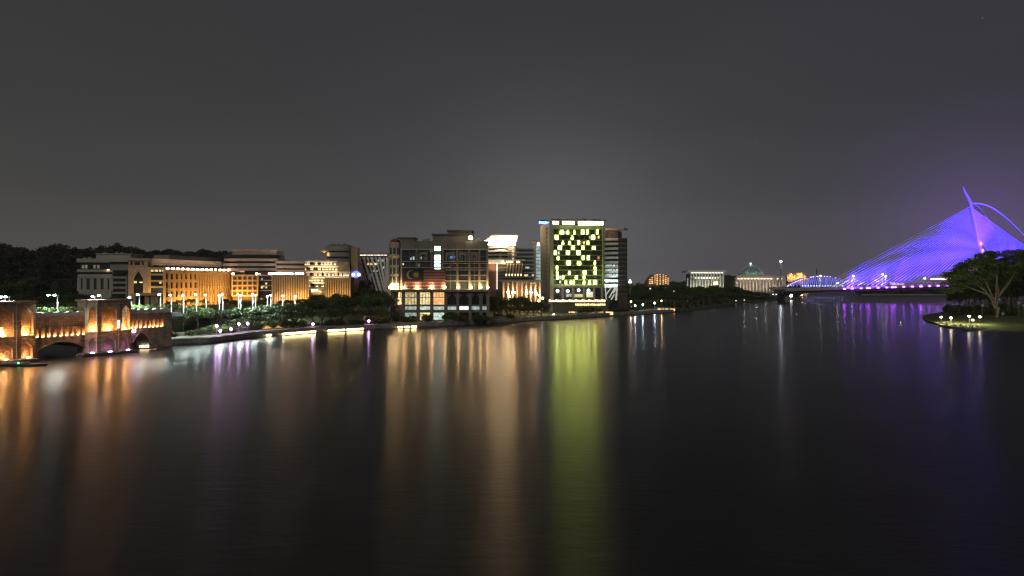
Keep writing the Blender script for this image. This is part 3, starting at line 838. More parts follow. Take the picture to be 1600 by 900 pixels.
for p0, p1, q0, q1, e in ((641, 643, 402, 406, E_coolwin), (645, 647.5, 401, 406, E_coolwin), (656, 659, 401, 405, E_coolwin), (672.5, 676.5, 388, 394, E_warmwin), (652, 656, 412, 417, emis('dim_window', (1, .8, .5), .12, .4)),
                          (703, 711, 400, 403.5, emis('blue_screen', (.12, .3, 1.0), .55, .4)), (628.5, 631, 411, 414, E_coolwin)):
    pbx(root, f6, 'lit_window', p0, q0, p1, q1, e, .75, .2)
# lit stair shaft
bx(root, f6, 'stair_shaft', x(678), x(689.3), -.8, 1.3, z(451), z(384), M_hot)
for q0, q1 in ((385, 391.5), (398.5, 401.2), (402.2, 406.5), (408.5, 410.8), (412.3, 417), (419, 422.5), (423.5, 428), (431, 432.5), (434, 438.5), (440.5, 443), (444.5, 449)):
    pbx(root, f6, 'stair_window', 679, q0, 688.2, q1, emis('stair_light', (.56, .95, .92), 5.0, .45, .9), -1.0, .3)
# flag banner
FL0, FL1, FT, FB = 632, 696, 420.5, 452
m_red = mat('banner_red', (.13, .028, .03), .8); m_wh = mat('banner_white', (.20, .165, .15), .8)
m_blue = mat('banner_blue', (.014, .014, .042), .8); m_yel = mat('banner_yellow', (.24, .22, .06), .8)
banner = bx(root, f6, 'flag_banner', x(FL0), x(FL1), -1.25, -1.05, z(FB), z(FT), m_wh)
for i in range(0, 14, 2):
    a, b = FT + (FB - FT) * i / 14, FT + (FB - FT) * (i + 1) / 14
    bx(root, f6, 'stripe', x(FL0), x(FL1), -1.30, -1.24, z(b), z(a), m_red, banner)
bx(root, f6, 'canton', x(FL0), x(662), -1.36, -1.28, z(FT + (FB - FT) * 8 / 14), z(FT), m_blue, banner)
m_ = MB(); cx_, cz_ = x(642.5), z(429.2); ro, ri = 2.05, 1.7
outer = [(cx_ + ro * math.cos(a), cz_ + ro * math.sin(a)) for a in np.linspace(R(48), R(312), 22)]
inner = [(cx_ + .62 + ri * math.cos(a), cz_ + ri * math.sin(a)) for a in np.linspace(R(62), R(298), 22)]
m_.add([(a, -1.42, b) for a, b in outer] + [(a, -1.42, b) for a, b in inner], [(i, i + 1, 22 + i + 1, 22 + i) for i in range(21)])
m_.build(root, 'crescent', m_yel, f6, banner)
m_ = MB(); cx_ = x(650.5)
pts = [(cx_ + (1.75 if i % 2 == 0 else .85) * math.sin(math.pi * i / 14), cz_ + (1.75 if i % 2 == 0 else .85) * math.cos(math.pi * i / 14)) for i in range(28)]
m_.add([(a, -1.42, b) for a, b in pts] + [(cx_, -1.42, cz_)], [(i, (i + 1) % 28, 28) for i in range(28)])
m_.build(root, 'star', m_yel, f6, banner)
# sconces and their light
E_sc = emis('sconce', (1, .64, .30), 115)
for p in (631, 652.5, 675, 695, 716.5, 736, 751, 762):
    zz = z(449.5)
    bx(root, f6, 'sconce', x(p) - .45, x(p) + .45, -2.1, -1.5, zz - .2, zz + .55, E_sc)
    bulb(root, f6.w(x(p), -2.2, zz + 1.4), (1, .60, .24), 420, .25)
# podium cornice, columns and arcade
bx(root, f6, 'podium_cornice', x(611), x(763.5), -2.6, 3, z(456), z(452.5), M_hot)
bx(root, f6, 'podium_core', x(613), x(762), 3.0, 34, -2, z(456), M_dark)
for p in (613.5, 630.5, 653.8, 674.8, 696.8, 715.5, 734.5, 751.5, 762.5):
    bx(root, f6, 'column', x(p) - .72, x(p) + .72, -1.6, .6, -2, z(456), M_hot)
bays = [(614.5, 629, 'w'), (632.5, 652, 'y'), (655.8, 673, 'y'), (676.8, 695, 'o'), (698.8, 714, 'd'), (717.3, 733, 'd'), (736.3, 750, 'd'), (753.3, 761.5, 'd')]
E_or = emis('orange_hall', (1, .50, .19), .95, .3, .5)
m_arc = mat('arcade_wall', (.20, .18, .14), .8)
for i, (a, b, k) in enumerate(bays):
    if k == 'd':
        m_ = MB(); m_.arch(x(a), x(b), z(476), z(457), x(a + 1.2), x(b - 1.2), z(476), z(465), z(459), -.6, .4); m_.build(root, 'arch_panel', m_arc, f6)
        bx(root, f6, 'window', x(a), x(b), 1.2, 1.5, z(476), z(457), M_glass)
    else:
        e = {'w': E_warmwin, 'y': E_yelwin, 'o': E_or}[k]
        wn = bx(root, f6, 'lit_window', x(a), x(b), .9, 1.3, z(476), z(457), e)
        bx(root, f6, 'transom', x(a), x(b), .3, .95, z(465), z(464), M_dark, wn)
        for t in (.25, .5, .75):
            xx = x(a) + (x(b) - x(a)) * t
            bx(root, f6, 'mullion', xx - .1, xx + .1, .5, .95, z(476 if k == 'y' else 464), z(457), M_dark, wn)
    bx(root, f6, 'floor_band', x(a), x(b), -.8, .8, z(478.2), z(476), M_hot)
    if i: bx(root, f6, 'mezzanine_window', x(a + .6), x(b - .6), .2, .5, z(484), z(478.8), E_coolwin if i not in (5,) else emis('bright_sign', (.9, .92, .95), 1.6, .2))
    bx(root, f6, 'floor_band', x(a), x(b), -.8, .8, z(488), z(484.4), M_hot)
    if i in (1, 2, 3):
        bx(root, f6, 'shop_window', x(a + .6), x(b - 1), .3, .6, z(500), z(488.6), E_yelwin if i == 2 else E_coolwin)
    elif i > 3:
        bx(root, f6, 'shop_window', x(a + .6), x(b - .6), 1.2, 1.5, z(500), z(488.6), M_glass)
# corner turret
m_ = MB(); c_ = (x(616), 3.2, 0); rt = (x(626) - x(606)) / 2
m_.lathe([(rt, z(505)), (rt, z(380))], 8, c_); m_.build(root, 'turret_shaft', M_pale, f6)
m_ = MB(); m_.lathe([(rt + .5, z(402)), (rt + .7, z(400.6)), (rt + .5, z(399.2))], 8, c_); m_.build(root, 'turret_cornice', M_ochre, f6)
m_ = MB(); m_.lathe([(rt * .8, z(382)), (rt * .95, z(381)), (rt * .9, z(378.5))], 8, c_); m_.build(root, 'turret_cornice', M_ochre, f6)
m_ = MB(); m_.lathe([(rt * .85, z(378.5)), (rt * .8, z(376)), (rt * .55, z(373.6)), (rt * .2, z(372.6)), (.05, z(371.8))], 12, c_); m_.build(root, 'turret_dome', mat('red_dome', (.22, .06, .05), .5), f6)
for q0, q1 in ((387, 397), (404, 414), (418, 428), (432, 443)):
    for a in (-125, -90, -55):
        cxp = c_[0] + rt * .93 * math.cos(R(a)); cyp = c_[1] + rt * .93 * math.sin(R(a))
        bx(root, f6, 'turret_window', cxp - .55, cxp + .55, cyp - .2, cyp + .2, z(q1), z(q0), M_bluegl)
for p in (609.5, 614, 619.5):
    bx(root, f6, 'sconce', x(p) - .35, x(p) + .35, -1.0, -.5, z(450.5), z(447.5), E_sc)
    bulb(root, f6.w(x(p), -1.3, z(446)), (1, .62, .24), 110, .2)
bulb(root, f6.w(x(616), -2.2, z(403)), (1, .65, .3), 60, .2)

# ---- 7. tower with glowing white crown
root = thing('crowned_tower', 'round tower with a glowing white flared crown behind the flag building', 'building', gp(785, 440, 3))
f7 = Frame(760, 440, 2, 3)
x = lambda p, y=0: f7.X(p, y); z = lambda q, y=0: f7.Z(785, q, y)
slab(root, f7, 'core', 763, 804, 384, 470, 2, 22, 4, M_glass)
for q in (385, 391, 397, 403):
    slab(root, f7, 'storey_band', 760, 803, q, q + 3, 0, 24, 4, M_pale)
bx(root, f7, 'end_pier', x(793), x(804), -1.2, 20, 0, z(382), M_pale)
for q in (385, 391, 397, 403):
    pbx(root, f7, 'balcony_lamp', 800.5, q, 803, q + 2.4, E_warmwin, -1.6, .3)
m_ = MB()
top = [(x(768), 0), (x(780), -3), (x(809.5), -3), (x(809.5), 20), (x(768), 20)]
low = [(x(749.5), 2), (x(760), -1.5), (x(804), -2), (x(804), 18), (x(752), 18)]
zlow, ztop = z(382), z(368.5)
m_.prism(low, z(383), z(381.6))
n_ = 5
m_.add([(a, b, zlow) for a, b in low] + [(a, b, ztop) for a, b in top], [(i, (i + 1) % 5, 5 + (i + 1) % 5, 5 + i) for i in range(5)] + [(9, 8, 7, 6, 5)])
m_.build(root, 'crown', M_white, f7)
bx(root, f7, 'crown_rim', x(767), x(811), -3.6, 20.5, z(368.5), z(367.2), M_roof)
m_ = MB(); m_.prism([(x(749), .5), (x(760), -3.4), (x(804.5), -4.2), (x(804.5), -3.4), (x(760), -2.6), (x(749.2), 1.3)], z(383), z(381.8)); m_.build(root, 'crown_light_strip', emis('crown_strip', (1, .68, .36), 330), f7)
flood(root, f7, x(756), x(806), -8, z(390), (1, .80, .60), 4500, 28)
m_ = MB(); m_.prism([(x(748.5), .4), (x(760), -5.4), (x(805), -6.2), (x(805), -1), (x(760), -1), (x(749), 2)], z(384.4), z(383.4)); m_.build(root, 'crown_shield', M_pale, f7)  # added plate keeping the strip's light off the storey bands
# ---- 7b. lower white-lit pavilion block
root = thing('lit_entrance_block', 'low building with a warm lit roof edge and open stair frame, under the crowned tower', 'building', gp(795, 410, 3))
f7b = Frame(762, 408, 2, 3)
x = lambda p, y=0: f7b.X(p, y); z = lambda q, y=0: f7b.Z(795, q, y)
bx(root, f7b, 'core', x(762), x(817), 1, 18, 0, z(409), M_dark)
bx(root, f7b, 'lit_fascia', x(762), x(787), -.6, 1, z(412.5), z(405.5), M_white)
bx(root, f7b, 'roof_edge', x(786), x(821), -1.5, 12, z(407.2), z(405.5), M_white)
bx(root, f7b, 'red_panel', x(763), x(775.5), .2, 1, 0, z(413), mat('red_brown_panel', (.20, .10, .075), .7))
bx(root, f7b, 'lit_mast', x(775.8), x(777.3), -1.4, -.5, z(452), z(411), emis('mast_glow', (1, .78, .66), 1.4))
flood(root, f7b, x(763), x(787), -3, z(422), (1, .72, .42), 900, 20)
for p, q in ((787, 410), (793, 408.8), (799, 408.8), (809.5, 408.8)):
    bx(root, f7b, 'soffit_lamp', x(p) - .7, x(p) + .7, -1.2, -.6, z(q + 1.4), z(q), E_warm)
for i in range(6):
    q = 413 + i * 5
    bx(root, f7b, 'floor_band', x(778), x(817), .3, 1, z(q + .7), z(q), M_grey)
for i in range(6):
    p = 791 + 4.6 * i
    m_ = MB(); m_.tube([(x(p), -.4, z(434)), (x(p + 2.4), -.4, z(412))], .35, 5); m_.build(root, 'leaning_fin', M_pale, f7b)
    bx(root, f7b, 'fin_lamp', x(p) - .35, x(p) + .35, -1.0, -.6, z(431), z(428), emis('fin_glow', (1, .82, .4), 2.0, .4))
# ---- 7c. colonnade in front
root = thing('colonnade', 'low pillared hall with warm uplights standing among dark trees', 'building', gp(818, 392, 3))
f7c = Frame(784, 388, 2, 3)
x = lambda p, y=0: f7c.X(p, y); z = lambda q, y=0: f7c.Z(818, q, y)
bx(root, f7c, 'back_wall', x(785), x(845), 5, 9, 0, z(438), mat('red_brown_wall', (.17, .105, .08), .8))
bx(root, f7c, 'roof', x(783), x(846), -1.5, 10, z(438.6), z(437), M_grey)
bx(root, f7c, 'roof_edge', x(783), x(846), -1.7, -1.45, z(440.2), z(438.4), M_pale)
for i in range(9):
    p = 787 + 7.1 * i
    bx(root, f7c, 'column', x(p) - .42, x(p) + .42, 0, .9, 0, z(438.6), M_pale)
    if i in (1, 2, 5, 6, 7):
        bx(root, f7c, 'uplight', x(p) - .5, x(p) + .5, -1.4, -.8, z(458), z(455.5), E_sc)
        bulb(root, f7c.w(x(p), -1.2, z(452.5)), (1, .62, .3), 230, .2)
for p, q in ((830, 442.5), (834.5, 442.5), (822, 431)):
    pbx(root, f7c, 'hall_lamp', p - 1.5, q - 1, p + 1.5, q + 1, E_yelwin, -1.9, .2)
for (p, q) in ((796, 463), (804, 457), (838, 460), (843, 462), (848, 466), (842, 470), (822, 459)):
    pbx(root, f7c, 'terrace_lamp', p - 1.1, q - 1.6, p + 1.1, q + 1.6, E_warm, -3, .5)

# ---- 8. grey glass block and slim glass tower
root = thing('grey_glass_block', 'plain grey glass block between the crowned tower and the slim glass tower', 'building', gp(820, 480, 3))
f8 = Frame(802, 480, 0, 3)
x = lambda p, y=0: f8.X(p, y); z = lambda q, y=0: f8.Z(820, q, y)
bx(root, f8, 'core', x(804), x(838), .5, 20, 0, z(388), M_bluegl)
for i in range(9):
    q = 387 + i * 6.3
    bx(root, f8, 'floor_band', x(803.5), x(838), 0, .6, z(q + 2.4), z(q), mat('grey_panel', (.36, .37, .36), .7))
for p, q in ((822, 430), (834, 430), (812, 412), (824, 418)):
    pbx(root, f8, 'lit_window', p - 3, q - 1.2, p + 3, q + 1.2, E_coolwin if q < 425 else E_yelwin, -.1, .3)
root = thing('slim_glass_tower', 'slim pale lit glass tower with a roof fin and coloured screen', 'building', gp(842, 440, 3))
f8b = Frame(835, 436, 0, 3)
x = lambda p, y=0: f8b.X(p, y); z = lambda q, y=0: f8b.Z(842, q, y)
bx(root, f8b, 'core', x(837.5), x(851), .4, 14, 0, z(383), emis('lit_curtain_wall', (.42, .58, .55), .55, .5, .35))
bx(root, f8b, 'edge_fin', x(835), x(837.5), -.3, 10, 0, z(384), M_pale)
for i in range(12):
    q = 385 + i * 5.4
    bx(root, f8b, 'floor_band', x(837.5), x(851), 0, .5, z(q + 1.2), z(q), mat('grey_panel', (.36, .37, .36), .7))
bx(root, f8b, 'roof_fin', x(832.5), x(852), -1, 12, z(378), z(375.5), M_ochre)
bx(root, f8b, 'roof_lamp', x(841) - .6, x(841) + .6, -.8, .2, z(383), z(379.5), emis('lamp_bluewhite', (.85, .85, 1), 8))
scr = bx(root, f8b, 'screen', x(838), x(851.5), -1.4, -.6, z(454), z(443.5), M_dark)
for i, c in enumerate(((.5, .2, 1), (.9, .6, 1), (.25, .2, 1), (.8, .4, 1), (.2, .5, 1), (.3, .8, 1), (.9, .15, .3))):
    a = 838.3 + i * 1.85
    bx(root, f8b, 'screen_panel', x(a), x(a + 1.75), -1.5, -1.38, z(453.6), z(444), emis('screen_%d' % i, c, 4, .5, 1.5), scr)
bx(root, f8b, 'base_wall', x(838), x(852), -.5, 1, 0, z(455), M_pale)

# ---- 9. tower with the yellow-green lit windows
root = thing('green_lit_tower', 'tall green tinted tower with scattered bright yellow windows and lit rooftop', 'building', gp(900, 400, 2.8))
f9 = Frame(862, 402, 8, 2.8)
x = lambda p, y=0: f9.X(p, y); z = lambda q, y=0: f9.Z(900, q, y)
X0, X1 = x(862.5), x(943)
ZB = z(448)
bx(root, f9, 'core', X0, X1, 1.0, 24, ZB - 1, z(350), M_greengl)
m_greenband = mat('green_band', (.27, .29, .17), .7, .2, .3, streak=True)
m_side = mat('olive_wall', (.34, .34, .26), .8, .12, .2, streak=True)
# left side wall with a column of small windows
side = bx(root, f9, 'side_wall', X0 - 1.2, X0, .2, 30, -2, z(347), m_side)
for j in range(14):
    zz = ZB + (z(354) - ZB) * (j + .3) / 14
    bx(root, f9, 'slot_window', X0 - 1.28, X0 - 1.15, 8, 10, zz, zz + 1.6, M_glass, side)
bx(root, f9, 'corner_pier', X0 - 1.2, X0 + .8, -.5, 1.2, -2, z(352), m_side)
bx(root, f9, 'corner_pier', X1 - .6, X1 + .6, -.4, 1.2, ZB, z(352), m_greenband)
rows = [(150, 195), (195, 240), (238, 282), (280, 324), (320, 366), (362, 408), (404, 450), (450, 488), (485, 530), (530, 568), (565, 606)]
qy = lambda v: 330 + v * 170 / 900
qx = lambda v: 830 + v * 170 / 900
edges = [148, 194, 238, 281, 322, 364, 406, 449, 487, 529, 567, 608]
for e in edges:
    bx(root, f9, 'floor_band', X0 + .8, X1 - .6, .25, 1.2, z(qy(e) + .55), z(qy(e) - .55), m_greenband)
bx(root, f9, 'top_wall', X0 + .8, X1 - .6, -.1, 1.3, z(357.6), z(352), m_greenband)
LIT = [(0, 240, 268), (0, 296, 312), (0, 352, 364), (0, 415, 440), (0, 458, 472), (0, 542, 558), (1, 198, 226), (1, 332, 350), (1, 502, 528),
       (2, 255, 272), (2, 310, 328), (2, 385, 402), (2, 462, 480), (3, 224, 252), (3, 335, 360), (3, 420, 438), (3, 505, 532),
       (4, 190, 208), (4, 290, 320), (4, 378, 408), (5, 215, 232), (5, 422, 440), (5, 466, 482), (6, 296, 325), (6, 382, 412), (6, 521, 534),
       (7, 208, 222), (7, 521, 537), (8, 208, 224), (8, 308, 326), (8, 430, 456), (8, 522, 540), (9, 210, 228), (9, 258, 272), (9, 366, 382), (9, 430, 446),
       (10, 278, 296), (10, 322, 336), (10, 346, 360), (10, 430, 446), (10, 474, 492), (10, 516, 544)]
E_lime = emis('lime_window', (.90, 1.0, .15), 23.0, .6, .9)
E_limed = emis('lime_blind', (.90, 1.0, .22), 1.5, .5, .9)
cellsx = np.linspace(172, 572, 25)
for j, (a, b) in enumerate(rows):
    for i in range(24):
        c = (cellsx[i] + cellsx[i + 1]) / 2
        if any(r == j and u - 4 < c < v + 4 for r, u, v in LIT): continue
        if (i * 7 + j * 5) % 3 == 0: continue
        pbx(root, f9, 'dark_window', qx(cellsx[i] + 1.5), qy(edges[j] + 5), qx(cellsx[i + 1] - 1.5), qy(edges[j + 1] - 5), M_glass, .8, .25)
for (j, u, v) in LIT:
    e0, e1 = edges[j] + 5, edges[j + 1] - 5
    k_ = (j * 5 + u) % 4
    cut = e0 + (e1 - e0) * (.32 if k_ == 0 else .55 if k_ == 1 else 0)
    wn = pbx(root, f9, 'lit_window', qx(u + 2), qy(cut), qx(v - 2), qy(e1), E_lime, .1, .6)
    if cut > e0: pbx(root, f9, 'blind', qx(u + 1), qy(e0), qx(v - 1), qy(cut), E_limed, .12, .6, wn)
    if v - u > 22: pbx(root, f9, 'mullion', qx((u + v) / 2 - 1), qy(e0), qx((u + v) / 2 + 1), qy(e1), M_dark, -.05, .3, wn)
for (p, q, c) in ((qx(281), qy(175), E_coolwin), (qx(487), qy(217), E_coolwin), (qx(228), qy(345), E_coolwin), (qx(243), qy(547), E_coolwin), (qx(240), qy(585), E_coolwin), (qx(558), qy(385), emis('pink_window', (1, .25, .2), .7)), (qx(437), qy(262), E_warmwin), (qx(560), qy(215), E_warmwin)):
    pbx(root, f9, 'small_window', p - 1.3, q - 2.2, p + 1.3, q + 2.2, c, .1, .5)
# rooftop
bx(root, f9, 'rooftop_core', X0 + 1, X1 - 1, 1.5, 22, z(352), z(345), M_dark)
for i in range(16):
    a = 864 + 4.95 * i
    if i in (2, 7): continue
    pbx(root, f9, 'rooftop_window', a, 346, a + 4.2, 350.6 if i < 8 else 351.8, emis('rooftop_glow', (1, .86, .50), 9, .7, .5), .9, .4)
bx(root, f9, 'roof_canopy', X0 - 1, X1 + 1, -2.4, 24, z(345.2), z(343.4), M_roof)
# blue rooftop sign: an illegible glowing script on a backing rail, turned to the left
fs = Frame(842, 408, 24, 2.8)
sx = lambda p: fs.X(p); sz = lambda q: fs.Z(850, q)
sg = bx(root, fs, 'rooftop_sign', sx(841.6), sx(859), .2, .5, sz(350), sz(343.6), mat('sign_back', (.02, .03, .12), .5))
E_bl = emis('sign_blue', (.10, .28, 1.0), 9, .3, 1.0)
m_ = MB()
for i in range(7):
    a = 842.5 + 2.3 * i; h = (3.2, 2.2, 2.6, 2.2, 3.4, 2.2, 2.4)[i]
    m_.tube([(sx(a), 0, sz(349)), (sx(a + .3), 0, sz(349 - h)), (sx(a + 1.5), 0, sz(349 - h * .9)), (sx(a + 1.6), 0, sz(348.6)), (sx(a + .4), 0, sz(348.9))], .22, 5)
m_.build(root, 'sign_lettering', E_bl, fs, sg)
bx(root, fs, 'sign_rail', sx(841.8), sx(858.8), -.05, .2, sz(349.9), sz(349.2), emis('sign_blue_deep', (.03, .06, .9), 9), sg)
# podium hall: tall dark bays with hanging lamps
bx(root, f9, 'podium_core', X0, X1, 5, 26, -2, ZB, M_dark)
bx(root, f9, 'podium_beam', X0, X1 + .4, -.6, 5, ZB - .6, ZB + .5, M_pale)
for p in (863.5, 879.5, 895.8, 912.3, 928.3, 940.5):
    bx(root, f9, 'podium_column', x(p) - .5, x(p) + .5, -.5, .5, z(468), ZB - .5, M_pale)
for p, q in ((872, 454.5), (888, 454.8), (905, 453.5), (920.5, 453.8)):
    m_ = MB(); m_.lathe([(.05, -.9), (.7, -.6), (.95, 0), (.7, .6), (.05, .9)], 10, (x(p), 1.5, z(q))); m_.build(root, 'hanging_lamp', emis('globe_lamp', (.92, .95, 1), 5), f9)
for a, b, q0, q1, e in ((866, 877, 461, 466, M_bluegl), (885, 893, 459, 464, E_coolwin), (897, 911, 459.5, 464.5, emis('olive_light', (.75, .68, .22), .8, .3)), (916.5, 926.5, 456, 464.5, emis('kiosk_light', (.85, .85, .55), .9, .3)), (931, 939, 449, 464, M_bluegl)):
    pbx(root, f9, 'hall_panel', a, q0, b, q1, e, 3.8, .4)
bx(root, f9, 'terrace_slab', X0 - 3, X1 + 4, -4, 6, z(474), z(468.5), M_dark)
for i in range(26):
    a = 858 + 3.4 * i
    pbx(root, f9, 'terrace_light', a, 468.2 + (i % 3) * .5, a + 2.4, 471.5, emis('terrace_glow', (1, .70, .34), 6, .7, .7), -4.3, .3)
for i in range(15):
    a = 899 + 3.2 * i
    pbx(root, f9, 'terrace_light', a, 474.4 + (i % 2) * .4, a + 2.2, 477.3, emis('terrace_amber', (1, .55, .22), 3, .7, .7), -4.3, .3)
bx(root, f9, 'base_wall', X0, X1 + 2, -3.6, -2.8, -2, z(474), mat('olive_dark', (.10, .10, .07), .8))
for a, b, e in ((889, 898, E_warmwin), (899, 914, E_coolwin), (916, 919, E_yelwin), (921.5, 928, E_yelwin), (930, 931.5, E_yelwin), (933, 943, E_warmwin), (947, 958, E_yelwin)):
    pbx(root, f9, 'shop_window', a, 487, b, 492, e, -4.2, .4)
flood(root, f9, X0 + 2, X1 - 2, -3.5, ZB + .8, (.85, 1, .42), 2600, 12)
flood(root, f9, X0 + 2, X1 - 2, -2.8, z(357), (.9, 1, .5), 600, 14)
L_side = Frame(850, 405, -9, 2.8)
flood(root, Frame(846, 428, 98, 2.8), -26, -2, -9, 8, (1, .92, .62), 700, 20)

# plant boxes and railings on the roofs
for fr_, rt_, lst in ((f6, bpy.data.objects['flag_building'], ((640, 6, 374), (662, 6, 374), (668, 6, 373), (745, 6, 373.5), (753, 6, 374))), (f2, bpy.data.objects['office_building'], ((372, 14, 389), (380, 14, 388), (405, 14, 388.6), (420, 14, 389), (360, 14, 401.5))), (f4, bpy.data.objects['office_tower'], ((520, 6, 380.6), (528, 6, 381), (538, 6, 380))), (f5, bpy.data.objects['finned_building'], ((566, 6, 394), (578, 6, 393.4), (596, 6, 394))), (f1, bpy.data.objects['government_building'], ((132, 6, 402), (140, 6, 401.4), (163, 14, 394), (182, 14, 393.6), (190, 14, 394.4))), (f9, root, ((872, 8, 341.5), (884, 8, 342), (915, 8, 341.5), (930, 8, 342)))):
    for (p_, y_, q_) in lst:
        zq = fr_.Z(p_, q_, y_); pbx(rt_, fr_, 'roof_unit', p_ - 2, q_, p_ + 2.4, q_ + 3.5, M_grey, y_, 2.5)
# ---- 10. grey banded tower
root = thing('banded_tower', 'grey tower with pale horizontal bands and dark right flank, orange roof fin', 'building', gp(960, 430, 2.8))
f10 = Frame(966, 425, -24, 2.8)
x = lambda p, y=0: f10.X(p, y); z = lambda q, y=0: f10.Z(956, q, y)
XL, XR = x(943.5), x(966)
bx(root, f10, 'core', XL, XR, .5, 12, -2, z(371), M_bluegl)
f10b = Frame(966, 425, 30, 2.8)
xr = lambda p, y=0: f10b.X(p, y); zr = lambda q, y=0: f10b.Z(972, q, y)
bx(root, f10b, 'flank_wall', 0.2, xr(980.5), .2, 14, -2, zr(371.5), M_dark)
for i in range(13):
    q = 372 + 7.2 * i
    bx(root, f10, 'floor_band', XL, XR, -.4, .6, z(q + 3.9), z(q), mat('silver_band', (.50, .52, .47), .5))
    bx(root, f10b, 'flank_band', .3, xr(980), -.1, .3, zr(q + 1.5), zr(q + .5), M_grey)
for q in (415, 422, 429.4):
    for a, b in ((946, 956), (957.5, 961), (962.3, 965.5)):
        pbx(root, f10, 'lit_window', a, q - 1.6, b, q + 1.3, E_coolwin, -.45, .3)
bx(root, f10, 'roof_storey', XL + .5, XR - .5, 1.5, 10, z(371), z(361), M_dark)
pbx(root, f10, 'roof_fin', 942, 356.2, 975, 358.6, M_ochre, -2.0, 10)
bulb(root, f10.w(XL + 3, -3.0, z(364)), (1, .55, .3), 700, .4)
flood(root, f10, XL, XR, -4, z(448), (.85, .95, .85), 2600, 14)
m_ = MB(); m_.lathe([(.1, -.5), (1.5, -.35), (1.9, .1), (1.3, .5), (.1, .7)], 10, (x(949.5), -1.6, z(438))); m_.build(root, 'wall_lamp', emis('lamp_lilac', (.85, .82, 1), 4), f10)
frm = bx(root, f10, 'stair_box', x(945.5), x(965.5), -1.2, 0, z(470), z(447.5), M_dark)
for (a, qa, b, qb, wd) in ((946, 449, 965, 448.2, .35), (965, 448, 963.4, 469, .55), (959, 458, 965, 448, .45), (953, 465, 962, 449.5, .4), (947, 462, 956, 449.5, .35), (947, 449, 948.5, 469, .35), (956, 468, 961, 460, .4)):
    m_ = MB(); m_.tube([(x(a), -1.5, z(qa)), (x(b), -1.5, z(qb))], wd, 5); m_.build(root, 'stair_flight', emis('glowing_stair', (.8, .85, .72), .55), f10, frm)  # flights glow by themselves, their lighting is put into the material

# ---- far buildings on the horizon
root = thing('beehive_building', 'small far building glowing orange in stepped window columns', 'building', gp(1030, 900, 3))
fr = Frame(1030, 900, 0, 3)
x = lambda p, y=0: fr.X(p, y); z = lambda q, y=0: fr.Z(1030, q, y)
m_ = MB(); pts = [(x(1012), z(452)), (x(1013), z(440)), (x(1017), z(433)), (x(1022), z(428.5)), (x(1041), z(428)), (x(1045.5), z(433)), (x(1046.5), z(452))]
m_.add([(a, 1, b) for a, b in pts] + [(a, 24, b) for a, b in pts], [tuple(range(7)), tuple(range(13, 6, -1))] + [(i, 7 + i, 7 + (i + 1) % 7, (i + 1) % 7) for i in range(7)])
m_.build(root, 'core', M_brick, fr)
E_hive = emis('hive_window', (1, .55, .20), 1.3, .6, .3)
for i, (p, qt) in enumerate(((1015.5, 436), (1019, 433), (1023.5, 429.5), (1027, 428.5), (1031.5, 428.2), (1036.5, 428.5), (1040.5, 430), (1044, 434))):
    for j in range(int((446 - qt) / 2.9)):
        pbx(root, fr, 'lit_window', p - .95, qt + j * 2.9, p + .95, qt + j * 2.9 + 1.6, E_hive, .2, .6)
root = thing('white_pillared_building', 'far white building with a flat floodlit roof on tall pillars', 'building', gp(1103, 1000, 3))
fr = Frame(1103, 1000, 0, 3)
x = lambda p, y=0: fr.X(p, y); z = lambda q, y=0: fr.Z(1103, q, y)
bx(root, fr, 'core', x(1080), x(1130), 4, 30, 0, z(428), M_pale)
bx(root, fr, 'roof', x(1074), x(1134), -2, 32, z(425.5), z(422.5), M_white)
for i in range(12):
    p = 1079.5 + 4.6 * i
    bx(root, fr, 'pillar', x(p) - .9, x(p) + .9, 0, 1.8, 0, z(425.5), M_white)
    if i < 11:
        bx(root, fr, 'soffit_lamp', x(p + 2.3) - 1.0, x(p + 2.3) + 1.0, -.6, 0, z(426.6), z(425.4), emis('soffit_lamp', (1, .92, .72), 5))
        bx(root, fr, 'window', x(p + 1), x(p + 3.6), 3.6, 4.0, z(431.5), z(427), M_glass)
bx(root, fr, 'balcony', x(1080), x(1131), 1, 4, z(434), z(432), M_white)
for i in range(9):
    bx(root, fr, 'balcony_lamp', x(1088 + 4.2 * i) - .8, x(1088 + 4.2 * i) + .8, .2, .8, z(435), z(433.8), emis('soffit_lamp', (1, .92, .72), 5))
pbx(root, fr, 'side_pillar', 1073.5, 434, 1075.5, 447, M_white, 2, 2)
pbx(root, fr, 'entrance_light', 1115, 440, 1122, 445, emis('soffit_warm', (1, .80, .45), 2.5, .4), -.6, .4)
flood(root, fr, x(1076), x(1132), -7, 4, (.95, 1, .75), 5000, 14)
root = thing('domed_mosque', 'far mosque with a pale green glass dome over a warm lit colonnade', 'mosque', gp(1185, 1100, 3))
fr = Frame(1185, 1100, 0, 3)
x = lambda p, y=0: fr.X(p, y); z = lambda q, y=0: fr.Z(1185, q, y)
bx(root, fr, 'hall', x(1150), x(1228), 4, 60, 0, z(431), M_pale)
bx(root, fr, 'roof', x(1141), x(1229), -1, 62, z(431), z(429.4), M_pale)
m_ = MB(); rd = (x(1201.5) - x(1183)) * 1.027
m_.lathe([(rd, z(429.4)), (rd, z(427)), (rd * .86, z(423.5)), (rd * .66, z(420)), (rd * .40, z(416.5)), (rd * .14, z(414.8)), (.3, z(414))], 20, (x(1183), 30, 0))
m_.build(root, 'dome', mat('dome_glass', (.22, .30, .29), .3, .3, .05), fr)
m_ = MB(); m_.lathe([(.6, z(414.5)), (.4, z(412.5)), (1.4, z(411.8)), (1.6, z(411)), (.2, z(409.8))], 8, (x(1183), 30, 0)); m_.build(root, 'finial', emis('finial_lamp', (.9, .95, 1), 4), fr)
